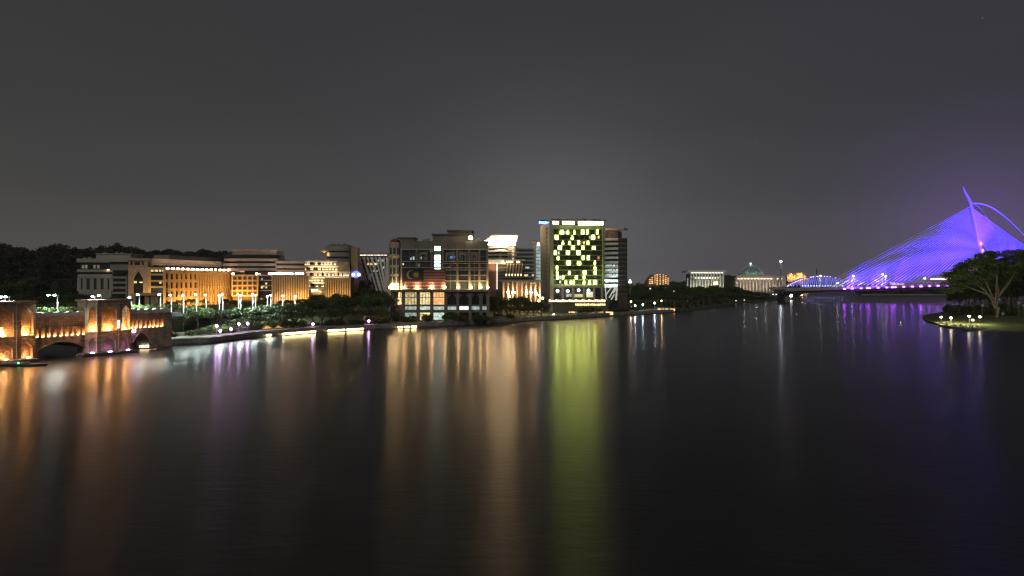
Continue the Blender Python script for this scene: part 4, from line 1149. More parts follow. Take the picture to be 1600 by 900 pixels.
for k in range(8):
    a = 2 * math.pi * k / 8 + .2
    m_ = MB(); m_.tube([(x(1183) + rd * q * math.cos(a), 30 + rd * q * math.sin(a), zz) for q, zz in ((1.01, z(427)), (.87, z(423.4)), (.67, z(419.8)), (.41, z(416.2)), (.15, z(414.5)))], .5, 4)
    m_.build(root, 'dome_rib', M_white, fr)
for i in range(15):
    p = 1152 + 5.1 * i
    bx(root, fr, 'pillar', x(p) - .8, x(p) + .8, .5, 2.1, 0, z(431), M_white)
    bx(root, fr, 'uplight', x(p + 2.5) - 1.0, x(p + 2.5) + 1.0, 1, 1.8, z(436), z(434.8), emis('mosque_lamp', (1, .72, .44), 5))
flood(root, fr, x(1145), x(1228), -9, 3, (1, .74, .5), 8500, 14)
for p in (1212, 1219, 1226):
    pbx(root, fr, 'tall_pier', p - 2, 431, p + 2, 448, M_pale, -2, 3)
for a in (-50, -90, -130):
    bulb(root, fr.w(x(1183) + (rd + 7) * math.cos(R(a)), 30 + (rd + 7) * math.sin(R(a)), z(426)), (.8, 1, .95), 1500, 1)
root = thing('gold_domed_palace', 'far palace roof with small orange lit domes behind the arch bridge', 'palace', gp(1243, 1400, 3))
fr = Frame(1243, 1400, 0, 3)
x = lambda p, y=0: fr.X(p, y); z = lambda q, y=0: fr.Z(1243, q, y)
bx(root, fr, 'hall', x(1230), x(1264), 0, 40, 0, z(432.5), M_ochre)
for p, r_, q in ((1236.5, 4.2, 425), (1251, 5.4, 423), (1243, 2.6, 429), (1258.5, 2.4, 427.5), (1232, 2.0, 430)):
    rr = r_ * 1400 / FPX
    m_ = MB(); m_.lathe([(rr, z(433)), (rr, z(430.5)), (rr * .95, z(q + 3.5)), (rr * .6, z(q + 1.5)), (rr * .12, z(q)), (.15, z(q - 1.5))], 12, (x(p), 6, 0)); m_.build(root, 'dome', M_ochre, fr)
    bulb(root, fr.w(x(p), -6, z(431)), (1, .55, .25), 2000 * r_, 1)

# ------------------------------------------------------------------ stone arch bridge, left
A1 = gp(0, 174); A2 = gp(265, 212)
deg = math.degrees(math.atan2((A2 - A1).y, (A2 - A1).x))
fb_ = Frame(0, 174, deg, 0)
root = thing('stone_arch_bridge', 'orange lit stone bridge with niched towers, slotted parapet wall and low arch', 'bridge', gp(0, 174, 0))
X = fb_.X
ZP = 10.9                                   # deck edge
ZTW = 14.9                                  # tower tops
M_br = mat('bridge_stone', (.50, .38, .28), .85, .34, .8, bump=.4, streak=True)
M_brd = mat('bridge_brick', (.48, .33, .22), .9, .25, 2.0, bump=.3)
blocks(M_br, (.524, .852, 0), 1.5, .62); blocks(M_brd, (.524, .852, 0), .9, .42, False)
M_lampface = mat('lamp_pale_stone', (.42, .42, .33), .85, .12, .8)  # paler stone for one tower face, street lamp light put into the colour
# deck slab running on behind the face
bx(root, fb_, 'deck', X(-60), X(268), 1.2, 22, 9.4, ZP - .2, M_br)
def span(p0, p1, arch_px, spring, apex, slots, zs0, zs1):
    x0, x1 = X(p0), X(p1)
    m_ = MB(); a0, a1 = X(arch_px[0]), X(arch_px[1])
    m_.arch(x0, x1, 0.2, zs0 - .6, a0, a1, -.5, spring, apex, 0, 1.1, 14, True); m_.build(root, 'arch_wall', M_br, fb_)
    mv = MB(); n = 12
    pts = [(a0 + (a1 - a0) * i / n, spring + (apex - spring) * (1 - (2 * i / n - 1) ** 2)) for i in range(n + 1)]
    for (xa, za), (xb, zb) in zip(pts[:-1], pts[1:]):
        mv.add([(xa, 1.1, za), (xb, 1.1, zb), (xb, 20, zb), (xa, 20, za), (xa, 1.1, za + .6), (xb, 1.1, zb + .6), (xb, 20, zb + .6), (xa, 20, za + .6)], [(0, 3, 2, 1), (4, 5, 6, 7)])
    mv.build(root, 'arch_vault', M_br, fb_)
    tr_ = MB(); tr_.tube([(xa, -.05, za + .12) for xa, za in pts], .2, 5); tr_.build(root, 'arch_trim', M_stone, fb_)
    for zc_ in (zs0 - 1.3, zs1 + .95):
        bx(root, fb_, 'string_course', x0, x1, -.12, .1, zc_ - .09, zc_ + .09, M_stone)
    # the slotted storey: piers between tall narrow niches, lamps inside
    edges_ = [x0] + [v for s_ in slots for v in (X(s_ - 2.2), X(s_ + 2.2))] + [x1]
    for i in range(0, len(edges_), 2):
        bx(root, fb_, 'slot_pier', edges_[i], edges_[i + 1], 0, 1.1, zs0 - .6, zs1 + .4, M_br)
    bx(root, fb_, 'slot_back', x0, x1, .75, 1.15, zs0 - .6, zs1 + .4, M_brd)
    bx(root, fb_, 'slot_sill', x0, x1, -.12, 1.0, zs0 - .62, zs0, M_br)
    bx(root, fb_, 'upper_wall', x0, x1, 0, 1.1, zs1, ZP - .3, M_br)
    bx(root, fb_, 'deck_cornice', x0, x1, -.35, 1.3, ZP - .3, ZP, M_br)
    for i, s_ in enumerate(slots):
        xc_ = X(s_)
        bx(root, fb_, 'slot_lamp', xc_ - .12, xc_ + .12, .25, .45, zs0 + .02, zs0 + .18, E_warm)
        bulb(root, fb_.w(xc_, .3, zs0 + .35), (1, .36, .10), 60 + 25 * ((i * 7) % 3), .06)
sl1 = [58.5, 67.5, 76.7, 86, 95.6, 104.6, 113.5, 122.5, 131]
span(53, 138, (59, 133), 2.1, 4.1, sl1, 5.6, 8.1)
sl2 = [206.5, 213, 220, 227, 234, 240, 246.5, 253]
span(203, 268, (207, 236), 2.2, 5.1, sl2, 6.6, 8.8)
# towers: a half-octagon bay with a niche on each visible face
def tower(pl, pf0, pf1, pr, left_m):
    yf, dl = -2.6, 1.7
    P = [(X(pl, yf + dl), yf + dl), (X(pf0, yf), yf), (X(pf1, yf), yf), (X(pr, yf + dl), yf + dl)]
    foot = P + [(P[3][0], 4.5), (P[0][0], 4.5)]
    cx_ = sum(p[0] for p in P) / 4
    inner = [(cx_ + (a - cx_) * .90, b + .9) for a, b in P] + [(P[3][0] - .3, 4.4), (P[0][0] + .3, 4.4)]
    m_ = MB(); m_.prism(inner, -.5, ZTW - .3); body = m_.build(root, 'tower_core', M_brd, fb_)
    m_ = MB(); m_.prism([(cx_ + (a - cx_) * 1.05, b - (.3 if b < 4 else -.1)) for a, b in foot], ZTW - .3, ZTW + .15); m_.build(root, 'tower_cap', M_br, fb_)
    m_ = MB(); m_.prism([(cx_ + (a - cx_) * 1.04, b - (.35 if b < 4 else -.1)) for a, b in foot], -.6, .45); m_.build(root, 'plinth', M_conc, fb_)
    for k in range(3):
        (ax, ay), (bx_, by) = P[k], P[k + 1]
        L = math.hypot(bx_ - ax, by - ay); dx, dy = (bx_ - ax) / L, (by - ay) / L
        nx, ny = -dy, dx       # into the tower
        class Sub:
            def w(s, x_, y_, z_): return fb_.w(ax + dx * x_ + nx * y_, ay + dy * x_ + ny * y_, z_)
        sf = Sub()
        mm = left_m if k == 0 else M_br
        mg = L * .13
        # niche face split in an upper tall niche and a lower one
        m_ = MB(); m_.arch(0, L, 6.4, ZTW - .3, mg, L - mg, 6.6, 12.3, 13.6, 0, .75); m_.build(root, 'niche_face', mm, sf)
        fm = MB(); fm.arch(mg * .55, L - mg * .55, 6.5, 14.0, mg * 1.25, L - mg * 1.25, 6.5, 12.15, 13.3, -.12, .12); fm.build(root, 'niche_frame', mm, sf)
        lo = MB(); lo.arch(0, L, .4, 6.4, mg * 1.4, L - mg * 1.4, .6, 3.4, 4.7, 0, .75); lo.build(root, 'base_face', mm if k else M_br, sf)
        st = MB(); st.box(-.1, L + .1, -.18, .5, 6.2, 6.5); st.build(root, 'string_course', M_br, sf)
        pw_ = MB(); pw_.box(-.35, .35, -.1, .5, .4, ZTW - .3); pw_.build(root, 'corner_pilaster', M_br, sf)
        lm = MB(); lm.box(L / 2 - .3, L / 2 + .3, .1, .4, 6.62, 6.9); lm.build(root, 'niche_lamp', emis('niche_lamp', (1, .50, .16), 170), sf)
        bulb(root, sf.w(L / 2, .05, 7.3), (1, .44, .12), 420, .12)
        for t_ in (.28, .72):
            bulb(root, sf.w(L * t_, -.5, 7.0), (1, .42, .12), 130, .1)
        yield k, L, sf
for k, L, sf in tower(-26, -18, 28, 56, M_br):
    if k:
        bulb(root, sf.w(L / 2, .1, 1.6), (1, .40, .16), 220, .12)
        lm = MB(); lm.box(L * .55, L * .55 + .7, -.1, .3, .6, .9); lm.build(root, 'base_lamp', E_warm, sf)
E_kiosk = emis('kiosk_pane', (.85, .9, .55), 1.3, .2)
bx(root, fb_, 'lit_doorway', X(0, -2.4), X(5, -2.4), -2.5, -2.2, 6.9, 8.8, E_kiosk)
for k, L, sf in tower(135, 153.5, 187, 205, M_lampface):
    lm = MB(); lm.box(L * .4, L * .4 + .9, -1.0, -.6, .45, .85); lm.build(root, 'violet_floodlight', E_violet, sf)
    bulb(root, sf.w(L / 2, -.9, 1.4), (.35, .18, 1), 12, .1)
bx(root, fb_, 'wall_lamp', X(183.5, -2.9), X(186.5, -2.9), -3.2, -2.9, 7.0, 9.2, emis('bluewhite_pane', (.7, .85, 1), 1.6, .5, 1.5))
bx(root, fb_, 'passage_lamp', X(207), X(210), -.5, -.1, 5.5, 6.1, E_violet)
# parapet: a white post and rail balustrade
for p0, p1 in ((57, 134), (206, 266)):
    x0, x1 = X(p0), X(p1)
    bx(root, fb_, 'parapet_rail', x0, x1, .45, .6, ZP + .5, ZP + .62, M_grey)
    n = 14 if p0 < 100 else 15
    for i in range(n):
        xx = x0 + (x1 - x0) * (i + .5) / n
        wd = .62
        bx(root, fb_, 'parapet_post', xx - wd, xx + wd, -.1, 1.0, ZP, ZP + (.95 if i % 3 else 1.2), M_white)
# quay ledge at the foot
bx(root, fb_, 'foot_ledge', X(-40, -6), X(62, -6), -6, -2.4, -.6, .8, M_conc)
bx(root, fb_, 'foot_ledge', X(130, -4.6), X(214, -4.6), -4.6, -1, -.6, .7, M_conc)
# clipped shrubs on the deck
def blob_mesh(name, seed, n, size, shape=(1, 1, 1), m=None, inner=.55):
    r_ = np.random.default_rng(seed)
    d = r_.normal(size=(n, 3)); d /= np.linalg.norm(d, axis=1)[:, None]
    c = d * np.array(shape) * (inner + (1 - inner) * r_.uniform(0, 1, n) ** .6)[:, None]
    c *= (1 + .12 * np.sin(d[:, :1] * 5 + seed) + .1 * np.cos(d[:, 1:2] * 6))
    return quad_object(name, leaf_quads(c, r_.uniform(.6, 1.3, n) * size, r_), m or M_leaf)
SHRUB = [blob_mesh('foliage', 40 + i, 420, .09, (1, 1, .8), M_leafl) for i in range(3)]
k = 0
for p0, p1, n in ((62, 133, 8), (209, 272, 7)):
    for i in range(n):
        p = p0 + (p1 - p0) * i / (n - 1)
        if abs(p - 90) < 3: p += 4
        s_ = thing('clipped_shrub', 'clipped shrub behind the stone parapet %s' % ('left of the tower' if n == 8 else 'right of the tower'), 'shrub', fb_.w(X(p, 1.9), 1.9, ZP - .2), 'clipped shrubs on the stone bridge, %s' % ('left' if n == 8 else 'right'))
        o = bpy.data.objects.new('foliage', SHRUB[k % 3]); put(o, s_, Matrix.Translation((0, 0, 1.95)) @ Matrix.Rotation(k, 4, 'Z') @ Matrix.Diagonal((1.0, 1.0, .85, 1)))
        m_ = MB(); m_.tube([(0, 0, 0), (0, 0, 1.6)], .1, 5); m_.build(s_, 'stem', M_bark)
        k += 1

# ------------------------------------------------------------------ cable-stayed bridge, right
DB = 690.0
def bp(px, py, dy=0.0): return Vector(((px - CX) / FPX * DB, DB + dy, zof(py, DB)))
root = thing('cable_stayed_bridge', 'violet lit cable-stayed bridge with leaning pylon and fan of stays', 'bridge', bp(1538, 446))
root.location.z = 0
RL = Vector(root.location)
def dz(px): return lerp([(1180, 453.5), (1230, 452.4), (1290, 450.6), (1400, 447), (1500, 443.8), (1560, 443), (1700, 444), (1900, 450)], px)
M_deck = mat('deck_concrete', (.33, .32, .34), .8, .15, .2)
M_cab = mat('stay_white', (.80, .80, .82), .5, .05, 1)
pxs = list(range(1216, 1901, 12))
def deck_strip(name, y0, y1, up, lo, m):
    v = []; f = []
    for p in pxs:
        c = bp(p, dz(p)) - RL
        for yy, zz in ((y0, lo), (y0, up), (y1, up), (y1, lo)): v.append((c.x, c.y + yy, c.z + zz))
    for i in range(len(pxs) - 1):
        for q in range(4): f.append((i * 4 + q, (i + 1) * 4 + q, (i + 1) * 4 + (q + 1) % 4, i * 4 + (q + 1) % 4))
    f.append((0, 1, 2, 3)); e = 4 * (len(pxs) - 1); f.append((e + 3, e + 2, e + 1, e))
    mm = MB(); mm.add(v, f); return mm.build(root, name, m)
deck_strip('deck', -18, 18, 0, -1.3, M_deck)
deck_strip('road_surface', -16, 16, .05, -.2, M_asph)
deck_strip('girder', -12, 12, -1.25, -3.6, M_conc)
deck_strip('near_rail', -17.9, -17.6, 1.1, 0, M_deck)
deck_strip('far_rail', 17.6, 17.9, 1.1, 0, M_deck)
for p in (1224, 1545, 1690, 1790):
    c = bp(p, dz(p)) - RL
    m_ = MB(); m_.prism([(c.x - 2.2, c.y - 10), (c.x + 2.2, c.y - 10), (c.x + 2.2, c.y + 10), (c.x - 2.2, c.y + 10)], -3, c.z - 3.5); m_.build(root, 'pier', M_conc)
# pylon: two legs meeting, a single mast and a curved spike
apex = bp(1533, 392) - RL; crown = bp(1516.5, 316) - RL
for s_ in (-1, 1):
    b0 = bp(1542, 446, s_ * 15) - RL; b0.z = 0
    m_ = MB(); m_.tube([b0, (bp(1540.5, 425, s_ * 9) - RL), apex + Vector((0, s_ * 1.2, 0))], [2.6, 2.1, 1.7], 8); m_.build(root, 'pylon_leg', M_cab)
m_ = MB(); m_.tube([apex - Vector((0, 0, 2)), (bp(1524.5, 352) - RL), crown], [2.0, 1.6, 1.3], 8); m_.build(root, 'pylon_mast', M_cab)
m_ = MB(); m_.tube([crown, bp(1512.3, 308) - RL, bp(1508.2, 300.5) - RL, bp(1506, 295) - RL, bp(1504.8, 290.5) - RL], [1.3, 1.2, .95, .6, .15], 8); m_.build(root, 'pylon_spike', M_cab)
blk = bp(1548, 414) - RL
m_ = MB(); m_.prism([(blk.x - 5, blk.y - 9), (blk.x + 6, blk.y - 9), (blk.x + 6, blk.y + 9), (blk.x - 5, blk.y + 9)], bp(0, 444).z, bp(0, 398).z,
                    [(blk.x - 2, blk.y - 5), (blk.x + 3, blk.y - 5), (blk.x + 3, blk.y + 5), (blk.x - 2, blk.y + 5)]); m_.build(root, 'pylon_block', M_cab)
for (pp, qq, dd) in ((1532, 392, -3.4), (1529.5, 381, -3.2), (1546, 396, -6.0)):      # bright fittings on the pylon head
    q_ = bp(pp, qq, dd) - RL; hs = MB(); hs.box(q_.x - .8, q_.x + .8, q_.y - .4, q_.y + .2, q_.z - 1.6, q_.z + 1.6); hs.build(root, 'pylon_light', emis('pylon_violet', (.30, .08, 1.0), 9))
def mast_at(t):      # t=0 top anchor, 1 lowest anchor
    a, b = Vector((bp(1513.5, 324) - RL)), Vector((bp(1531, 388) - RL))
    return a + (b - a) * t
NL = 32
for s_ in (-1, 1):
    for i in range(NL):
        t = i / (NL - 1)
        top_ = mast_at(t ** .9); pe = 1286 + (1508 - 1286) * t ** .95
        e_ = bp(pe, dz(pe), s_ * 13) - RL
        m_ = MB(); m_.tube([top_ + Vector((0, s_ * 1.0, 0)), e_], .32, 4); m_.build(root, 'stay_cable', M_cab)
    for i in range(20):
        t = i / 19
        top_ = mast_at(t * .8) + Vector((1.5, s_ * 1.0, 0)); pe = 1668 - (1668 - 1566) * t
        e_ = bp(pe, dz(pe), s_ * 13) - RL
        m_ = MB(); m_.tube([top_, e_], .36, 4); m_.build(root, 'back_stay', M_cab)
for s_, mid in ((-1, [(1540, 321), (1562, 337), (1585, 362), (1606, 389), (1640, 446)]), (1, [(1534, 326), (1548, 341), (1562, 360), (1580, 392), (1606, 446)])):
    cp = [bp(1519, 317) - RL] + [bp(a, b, s_ * (2 + 3 * i)) - RL for i, (a, b) in enumerate(mid)]
    sm = []
    for i in range(len(cp) - 1):
        p0, p1, p2, p3 = cp[max(0, i - 1)], cp[i], cp[i + 1], cp[min(len(cp) - 1, i + 2)]
        for q in range(6):
            u = q / 6
            sm.append(.5 * (2 * p1 + (p2 - p0) * u + (2 * p0 - 5 * p1 + 4 * p2 - p3) * u * u + (3 * p1 - p0 - 3 * p2 + p3) * u ** 3))
    m_ = MB(); m_.tube(sm + [cp[-1]], .7, 6); m_.build(root, 'tie_arch', M_cab)
# floodlights on the deck edge washing the stays
VIO = (.046, .008, 1.0)
for px, aim, pw_, cone in ((1300, (1350, 432), .5, 46), (1335, (1395, 425), .6, 42), (1372, (1435, 405), .8, 40), (1415, (1470, 390), .7, 42), (1455, (1498, 365), .9, 46), (1492, (1514, 345), .8, 46), (1575, (1545, 375), .34, 60), (1610, (1570, 350), .4, 55)):
    p = bp(px, dz(px), -26); p.z += .5
    hs = MB(); q_ = p - RL; hs.box(q_.x - .9, q_.x + .9, q_.y - .5, q_.y + .5, q_.z - 1.3, q_.z - .5); hs.build(root, 'floodlight_housing', emis('violet_flood', (.44, .06, 1.0), 60))
    spot(root, p, bp(*aim), VIO, 1.35e6 * pw_, cone, .4, .5)
spot(root, bp(1528, 440, -40), bp(1512, 310), (.06, .02, 1), 2.0e5, 36, .4)
for i in range(15):
    px = 1318 + 13 * i; q_ = bp(px, dz(px), -18.4) - RL
    hs = MB(); hs.box(q_.x - .8, q_.x + .8, q_.y - .4, q_.y + .2, q_.z - .9, q_.z - .3); hs.build(root, 'added_edge_light', emis('violet_edge', (.42, .06, 1.0), 45))  # added glowing boxes that broaden the violet reflection on the water
# lamp standards on the bridge
k = 0
for px, h, lit in ((1271, 20, 1), (1321, 18, 1), (1366, 19, 1), (1370.5, 16, 1), (1420, 18, 0), (1430, 11, 1), (1471.5, 17, 1), (1483, 20, 0), (1297, 8, 1), (1343, 12, 0)):
    c = bp(px, dz(px), -15); ht = h * DB / FPX
    t_ = thing('bridge_lamp', ['tall slim lamp post at the left end of the cable bridge', 'slim lamp post, second from the left on the cable bridge', 'slim lamp post before the middle of the stay cables', 'short lamp post close beside a taller one on the cable bridge', 'unlit slim post among the right stay cables', 'low bright lamp left of the pink light trail on the cable bridge', 'bright lamp post standing over the pink light trail on the cable bridge', 'unlit post at the right end of the pink light trail', 'low lamp among the outermost stays of the cable bridge', 'short unlit post above the pink tail lights'][k], 'lamp post', c, 'lamp posts on the cable bridge')
    m_ = MB(); m_.tube([(0, 0, 0), (0, 0, ht)], [.22, .14], 6); m_.build(t_, 'pole', M_white)
    if lit:
        m_ = MB(); m_.lathe([(.1, -.5), (.7, -.3), (.8, .2), (.2, .6)], 8, (.5, 0, ht)); m_.build(t_, 'lamp_head', emis('bridge_lamp', (.86, .84, 1), 16))
        if k in (0, 1, 2, 6): spot(t_, c + Vector((.5, -3, ht)), c + Vector((.5, -2.5, 0)), (.9, .9, 1), 9000, 150, .4)
    else:
        m_ = MB(); m_.box(-.8, .8, -.1, .1, ht - .2, ht); m_.build(t_, 'cross_arm', M_white)
    k += 1
# pink light trail of a bus, built as a glowing canopy on posts
c = bp(1464, dz(1464), -14)
t_ = thing('trail_canopy', 'long pink bus light trail built as a canopy on the cable bridge', 'canopy', c, None)
hl = 25.5 * DB / FPX
m_ = MB(); m_.box(-hl, hl, -2.2, 2.2, 5.0, 5.5); m_.build(t_, 'roof', M_white)
m_ = MB(); m_.box(-hl, hl, -2.35, -2.2, 4.9, 6.2); m_.build(t_, 'light_strip', emis('trail_pink', (1, .52, .66), 3.4, .2, .1))
for i in range(9):
    xx = -hl + 2 * hl * (i + .5) / 9
    m_ = MB(); m_.tube([(xx, 0, 0), (xx, 0, 5)], .18, 6); m_.build(t_, 'post', M_metal)
# vehicles on the bridge
def car(px, name, label, m_body, tail, L=4.6, H=1.5, dy=-12, cat='car'):
    c = bp(px, dz(px), dy); t_ = thing(name, label, cat, c + Vector((0, 0, .05)), 'vehicles on the cable bridge')
    m_ = MB(); hl = L / 2
    m_.prism([(-hl, -.9), (hl, -.9), (hl, .9), (-hl, .9)], .35, .9); m_.build(t_, 'body', m_body)
    m_ = MB(); m_.prism([(-hl * .65, -.85), (hl * .5, -.85), (hl * .5, .85), (-hl * .65, .85)], .9, H, [(-hl * .45, -.7), (hl * .25, -.7), (hl * .25, .7), (-hl * .45, .7)]); m_.build(t_, 'cabin', M_glass)
    for sx_ in (-.6, .6):
        for sy_ in (-.8, .8):
            m_ = MB(); m_.tube([(hl * sx_, sy_ - .12, .35), (hl * sx_, sy_ + .12, .35)], .34, 8); m_.build(t_, 'wheel', M_asph)
    for sy_ in (-.65, .65):
        m_ = MB(); m_.box(-hl - .08, -hl + .05, sy_ - .25, sy_ + .25, .55, .85); m_.build(t_, 'tail_light', tail)
        m_ = MB(); m_.box(hl - .05, hl + .08, sy_ - .25, sy_ + .25, .5, .8); m_.build(t_, 'headlight', emis('headlight', (1, .95, .85), 20))
    m_ = MB(); m_.box(-hl + .2, hl - .2, -1.02, -.9, .3, .62); m_.build(t_, 'side_glow', tail)
    return t_
TR = emis('tail_red', (1, .12, .16), 9); TP = emis('tail_pink', (1, .18, .62), 9); TO = emis('tail_orange', (1, .32, .10), 8)
car(1274.5, 'car', 'red car with glowing tail lamps at the left end of the cable bridge', M_dark, TR, 5.2, dy=-15)
car(1300.5, 'car', 'car with orange lights below the outer stays of the cable bridge', M_dark, TO, 5.2, dy=-15)
car(1327, 'car', 'car with magenta lights left of the middle of the cable bridge', M_dark, TP, 5.2, dy=-15)
car(1350.5, 'car', 'car with magenta lights beside the double lamp posts', M_dark, TP, 5.2, dy=-15)
car(1376.5, 'car', 'car with magenta lights just left of the bus', M_dark, TP, 5.2, dy=-15)
c = bp(1394, dz(1394), -9); t_ = thing('bus', 'pale bus with warm lit windows on the cable bridge', 'bus', c, 'vehicles on the cable bridge')
m_ = MB(); m_.box(-6.5, 6.5, -1.25, 1.25, .5, 3.2); m_.build(t_, 'body', M_white)
m_ = MB(); m_.box(-6.2, 6.0, -1.3, -1.24, 1.6, 2.7); m_.build(t_, 'window', emis('bus_window', (1, .62, .36), .8, .4))
m_ = MB(); m_.box(-6.0, -3.0, -1.3, 1.3, 3.2, 3.5); m_.build(t_, 'roof_sign', emis('bus_sign', (1, .6, .5), 3))
for xx in (-4.2, 4.2):
    m_ = MB(); m_.tube([(xx, -1.35, .5), (xx, 1.35, .5)], .5, 10); m_.build(t_, 'wheel', M_asph)

# ------------------------------------------------------------------ far arch bridge with blue hangers
DA = 1020.0
def ap(px, py, dy=0.0): return Vector(((px - CX) / FPX * DA, DA + dy, zof(py, DA)))
root = thing('blue_arch_bridge', 'far arch bridge with pink bulbs on its arch and blue lit hangers', 'bridge', ap(1275, 450)); root.location.z = 0
RL = Vector(root.location)
def arch_y(p): return 431.8 + 16.5 * ((p - 1280) / 55) ** 2
a_px = [1225 + 5 * i for i in range(23)]
for s_ in (-6, 6):
    m_ = MB(); m_.tube([ap(p, arch_y(p), s_) - RL for p in a_px], .6, 6); m_.build(root, 'arch_rib', M_grey)
m_ = MB(); v0 = ap(1205, 448.5) - RL; v1 = ap(1345, 448.5) - RL
m_.box(v0.x, v1.x, v0.y - 8, v0.y + 8, v0.z - 2.5, v0.z); m_.build(root, 'deck', M_deck)
for p in range(1229, 1334, 3):
    for s_ in (-6, 6):
        a_, b_ = ap(p, arch_y(p), s_) - RL, ap(p + (2.5 if s_ < 0 else -2.5), 448.5, s_) - RL
        m_ = MB(); m_.tube([a_, b_], .42, 4); m_.build(root, 'hanger', M_white)
for i, p in enumerate([1227, 1229.5, 1232, 1234.5, 1237, 1239.5, 1242, 1245, 1247.5, 1250, 1254.5, 1263, 1265.5, 1268, 1273, 1275, 1280.5, 1285, 1289, 1293.5, 1302, 1308, 1313]):
    q = ap(p, arch_y(p) - .2, -7.2) - RL
    m_ = MB(); m_.lathe([(.1, -.5), (.6, -.2), (.6, .2), (.1, .5)], 6, tuple(q)); m_.build(root, 'arch_bulb', emis('arch_bulb', (1, .58, .84), 4))
for i in range(20):
    q = ap(1228 + 4.4 * i, 446.6, -9) - RL
    m_ = MB(); m_.lathe([(.1, -.6), (.7, -.2), (.7, .2), (.1, .6)], 6, tuple(q)); m_.build(root, 'rail_bulb', emis('rail_bulb', (.45, .5, 1), 6))
for p in (1236, 1256, 1276, 1296, 1316):
    spot(root, ap(p, 447, -22), ap(p + 2, 436, 0), (.03, .05, 1), 3e4, 80, .5)
root = thing('thin_mast', 'thin dark mast standing behind the arch bridge', 'mast', gp(1276, 1100, 3))
m_ = MB(); m_.tube([(0, 0, 0), (0, 0, zof(430, 1100) - 3), (0, 0, zof(418, 1100) - 3)], [1.0, .8, .3], 6); m_.build(root, 'pole', M_dark)
m_ = MB(); m_.box(-1.6, 1.6, -.4, .4, zof(424, 1100) - 3, zof(423, 1100) - 3); m_.build(root, 'cross_arm', M_dark)
root = thing('high_mast_lamp', 'tall dark mast with a single bright lilac lamp on top', 'lamp post', gp(1220, 900, 2))
h = zof(408.5, 900) - 2
m_ = MB(); m_.tube([(0, 0, 0), (0, 0, h)], [.6, .35], 6); m_.build(root, 'pole', M_dark)
m_ = MB(); m_.lathe([(.2, -1.0), (1.6, -.5), (1.7, .3), (.5, 1.0)], 10, (0, 0, h)); m_.build(root, 'lamp_head', emis('mast_lamp', (.85, .85, 1), 12))
bulb(root, gp(1220, 895, h - 1), (.9, .9, 1), 6000, .5)

# ------------------------------------------------------------------ trees
def tree_protos():
    out_ = []
    for s in range(7):
        r_ = np.random.default_rng(100 + s)
        ncl = 34; cs = []; ss = []
        for c in range(ncl):
            d = r_.normal(size=3); d /= np.linalg.norm(d); d[2] = abs(d[2]) * .9 - .25
            p = d * r_.uniform(.45, .92) * np.array([.5, .5, .36]) + np.array([0, 0, .62])
            nn = 62
            q = r_.normal(size=(nn, 3)); q /= np.linalg.norm(q, axis=1)[:, None]
            rr = r_.uniform(.09, .17)
            cs.append(p + q * np.array([rr, rr, rr * .72]) * r_.uniform(.5, 1.1, nn)[:, None]); ss.append(r_.uniform(.014, .034, nn))
        crown = quad_object('crown', leaf_quads(np.concatenate(cs), np.concatenate(ss), r_), M_leaf if s % 2 else M_leafd)
        m_ = MB(); m_.tube([(0, 0, -.03), (.01, 0, .25), (0, .01, .5)], [.03, .024, .014], 6)
        for a in range(6):
            an = a * 1.05 + s
            m_.tube([(0, 0, .28 + .03 * a), (.14 * math.cos(an), .14 * math.sin(an), .48 + .02 * a), (.3 * math.cos(an), .3 * math.sin(an), .66)], [.014, .009, .004], 4)
        me = bpy.data.meshes.new('trunk'); me.from_pydata(m_.v, [], m_.f); me.materials.append(M_bark)
        out_.append((me, crown))
    return out_
TP_ = tree_protos()
BUSH = [blob_mesh('foliage', 60 + i, 700, .075, (.5, .5, .45), M_leaf if i % 2 else M_leafd, .4) for i in range(3)]
tcount = 0
def tree(px, py_top, D, wpx, label, group, base=None, name='tree'):
    global tcount
    b = land_z(px, D) if base is None else base
    h = max(2.5, zof(py_top, D) - b); w_ = wpx * D / FPX
    t_ = thing(name, label, 'tree', gp(px, D, b), group)
    tr, cr = TP_[tcount % len(TP_)]
    M = Matrix.Rotation(tcount * 1.7, 4, 'Z') @ Matrix.Diagonal((w_, w_, h, 1))
    put(bpy.data.objects.new('trunk', tr), t_, M); put(bpy.data.objects.new('crown', cr), t_, M)
    tcount += 1
    return t_
def bush(px, py_top, D, wpx, label, group, base=None):
    global tcount
    b = land_z(px, D) if base is None else base
    h = max(.8, zof(py_top, D) - b); w_ = wpx * D / FPX
    t_ = thing('bush', label, 'bush', gp(px, D, b), group)
    put(bpy.data.objects.new('foliage', BUSH[tcount % 3]), t_, Matrix.Translation((0, 0, h * .55)) @ Matrix.Rotation(tcount, 4, 'Z') @ Matrix.Diagonal((w_, w_, h, 1)))
    m_ = MB(); m_.tube([(0, 0, -.1), (0, 0, h * .4)], .12, 5); m_.build(t_, 'stem', M_bark)
    tcount += 1
front = [(286, 470, 241, 46), (309, 471, 246, 48), (332, 478, 247, 46), (262, 494, 234, 28), (358, 480, 262, 46), (386, 476, 272, 58), (412, 474, 284, 52), (437, 474, 288, 52),
         (462, 470, 284, 50), (488, 463, 292, 58), (517, 460, 300, 64), (548, 457, 303, 62), (577, 452, 304, 48), (600, 451, 312, 40), (534, 476, 290, 58), (503, 482, 286, 54), (568, 479, 294, 46), (596, 480, 300, 38),
         (345, 492, 248, 36), (425, 487, 274, 48), (462, 488, 280, 44), (395, 490, 264, 44), (375, 494, 256, 34)]
for i, a in enumerate(front):
    lab = 'large tree lit pale green by street lamps right of the stone bridge' if i == 0 else 'dense dark tree in the waterfront row beside the flag building'
    tree(*a, lab, 'waterfront trees')
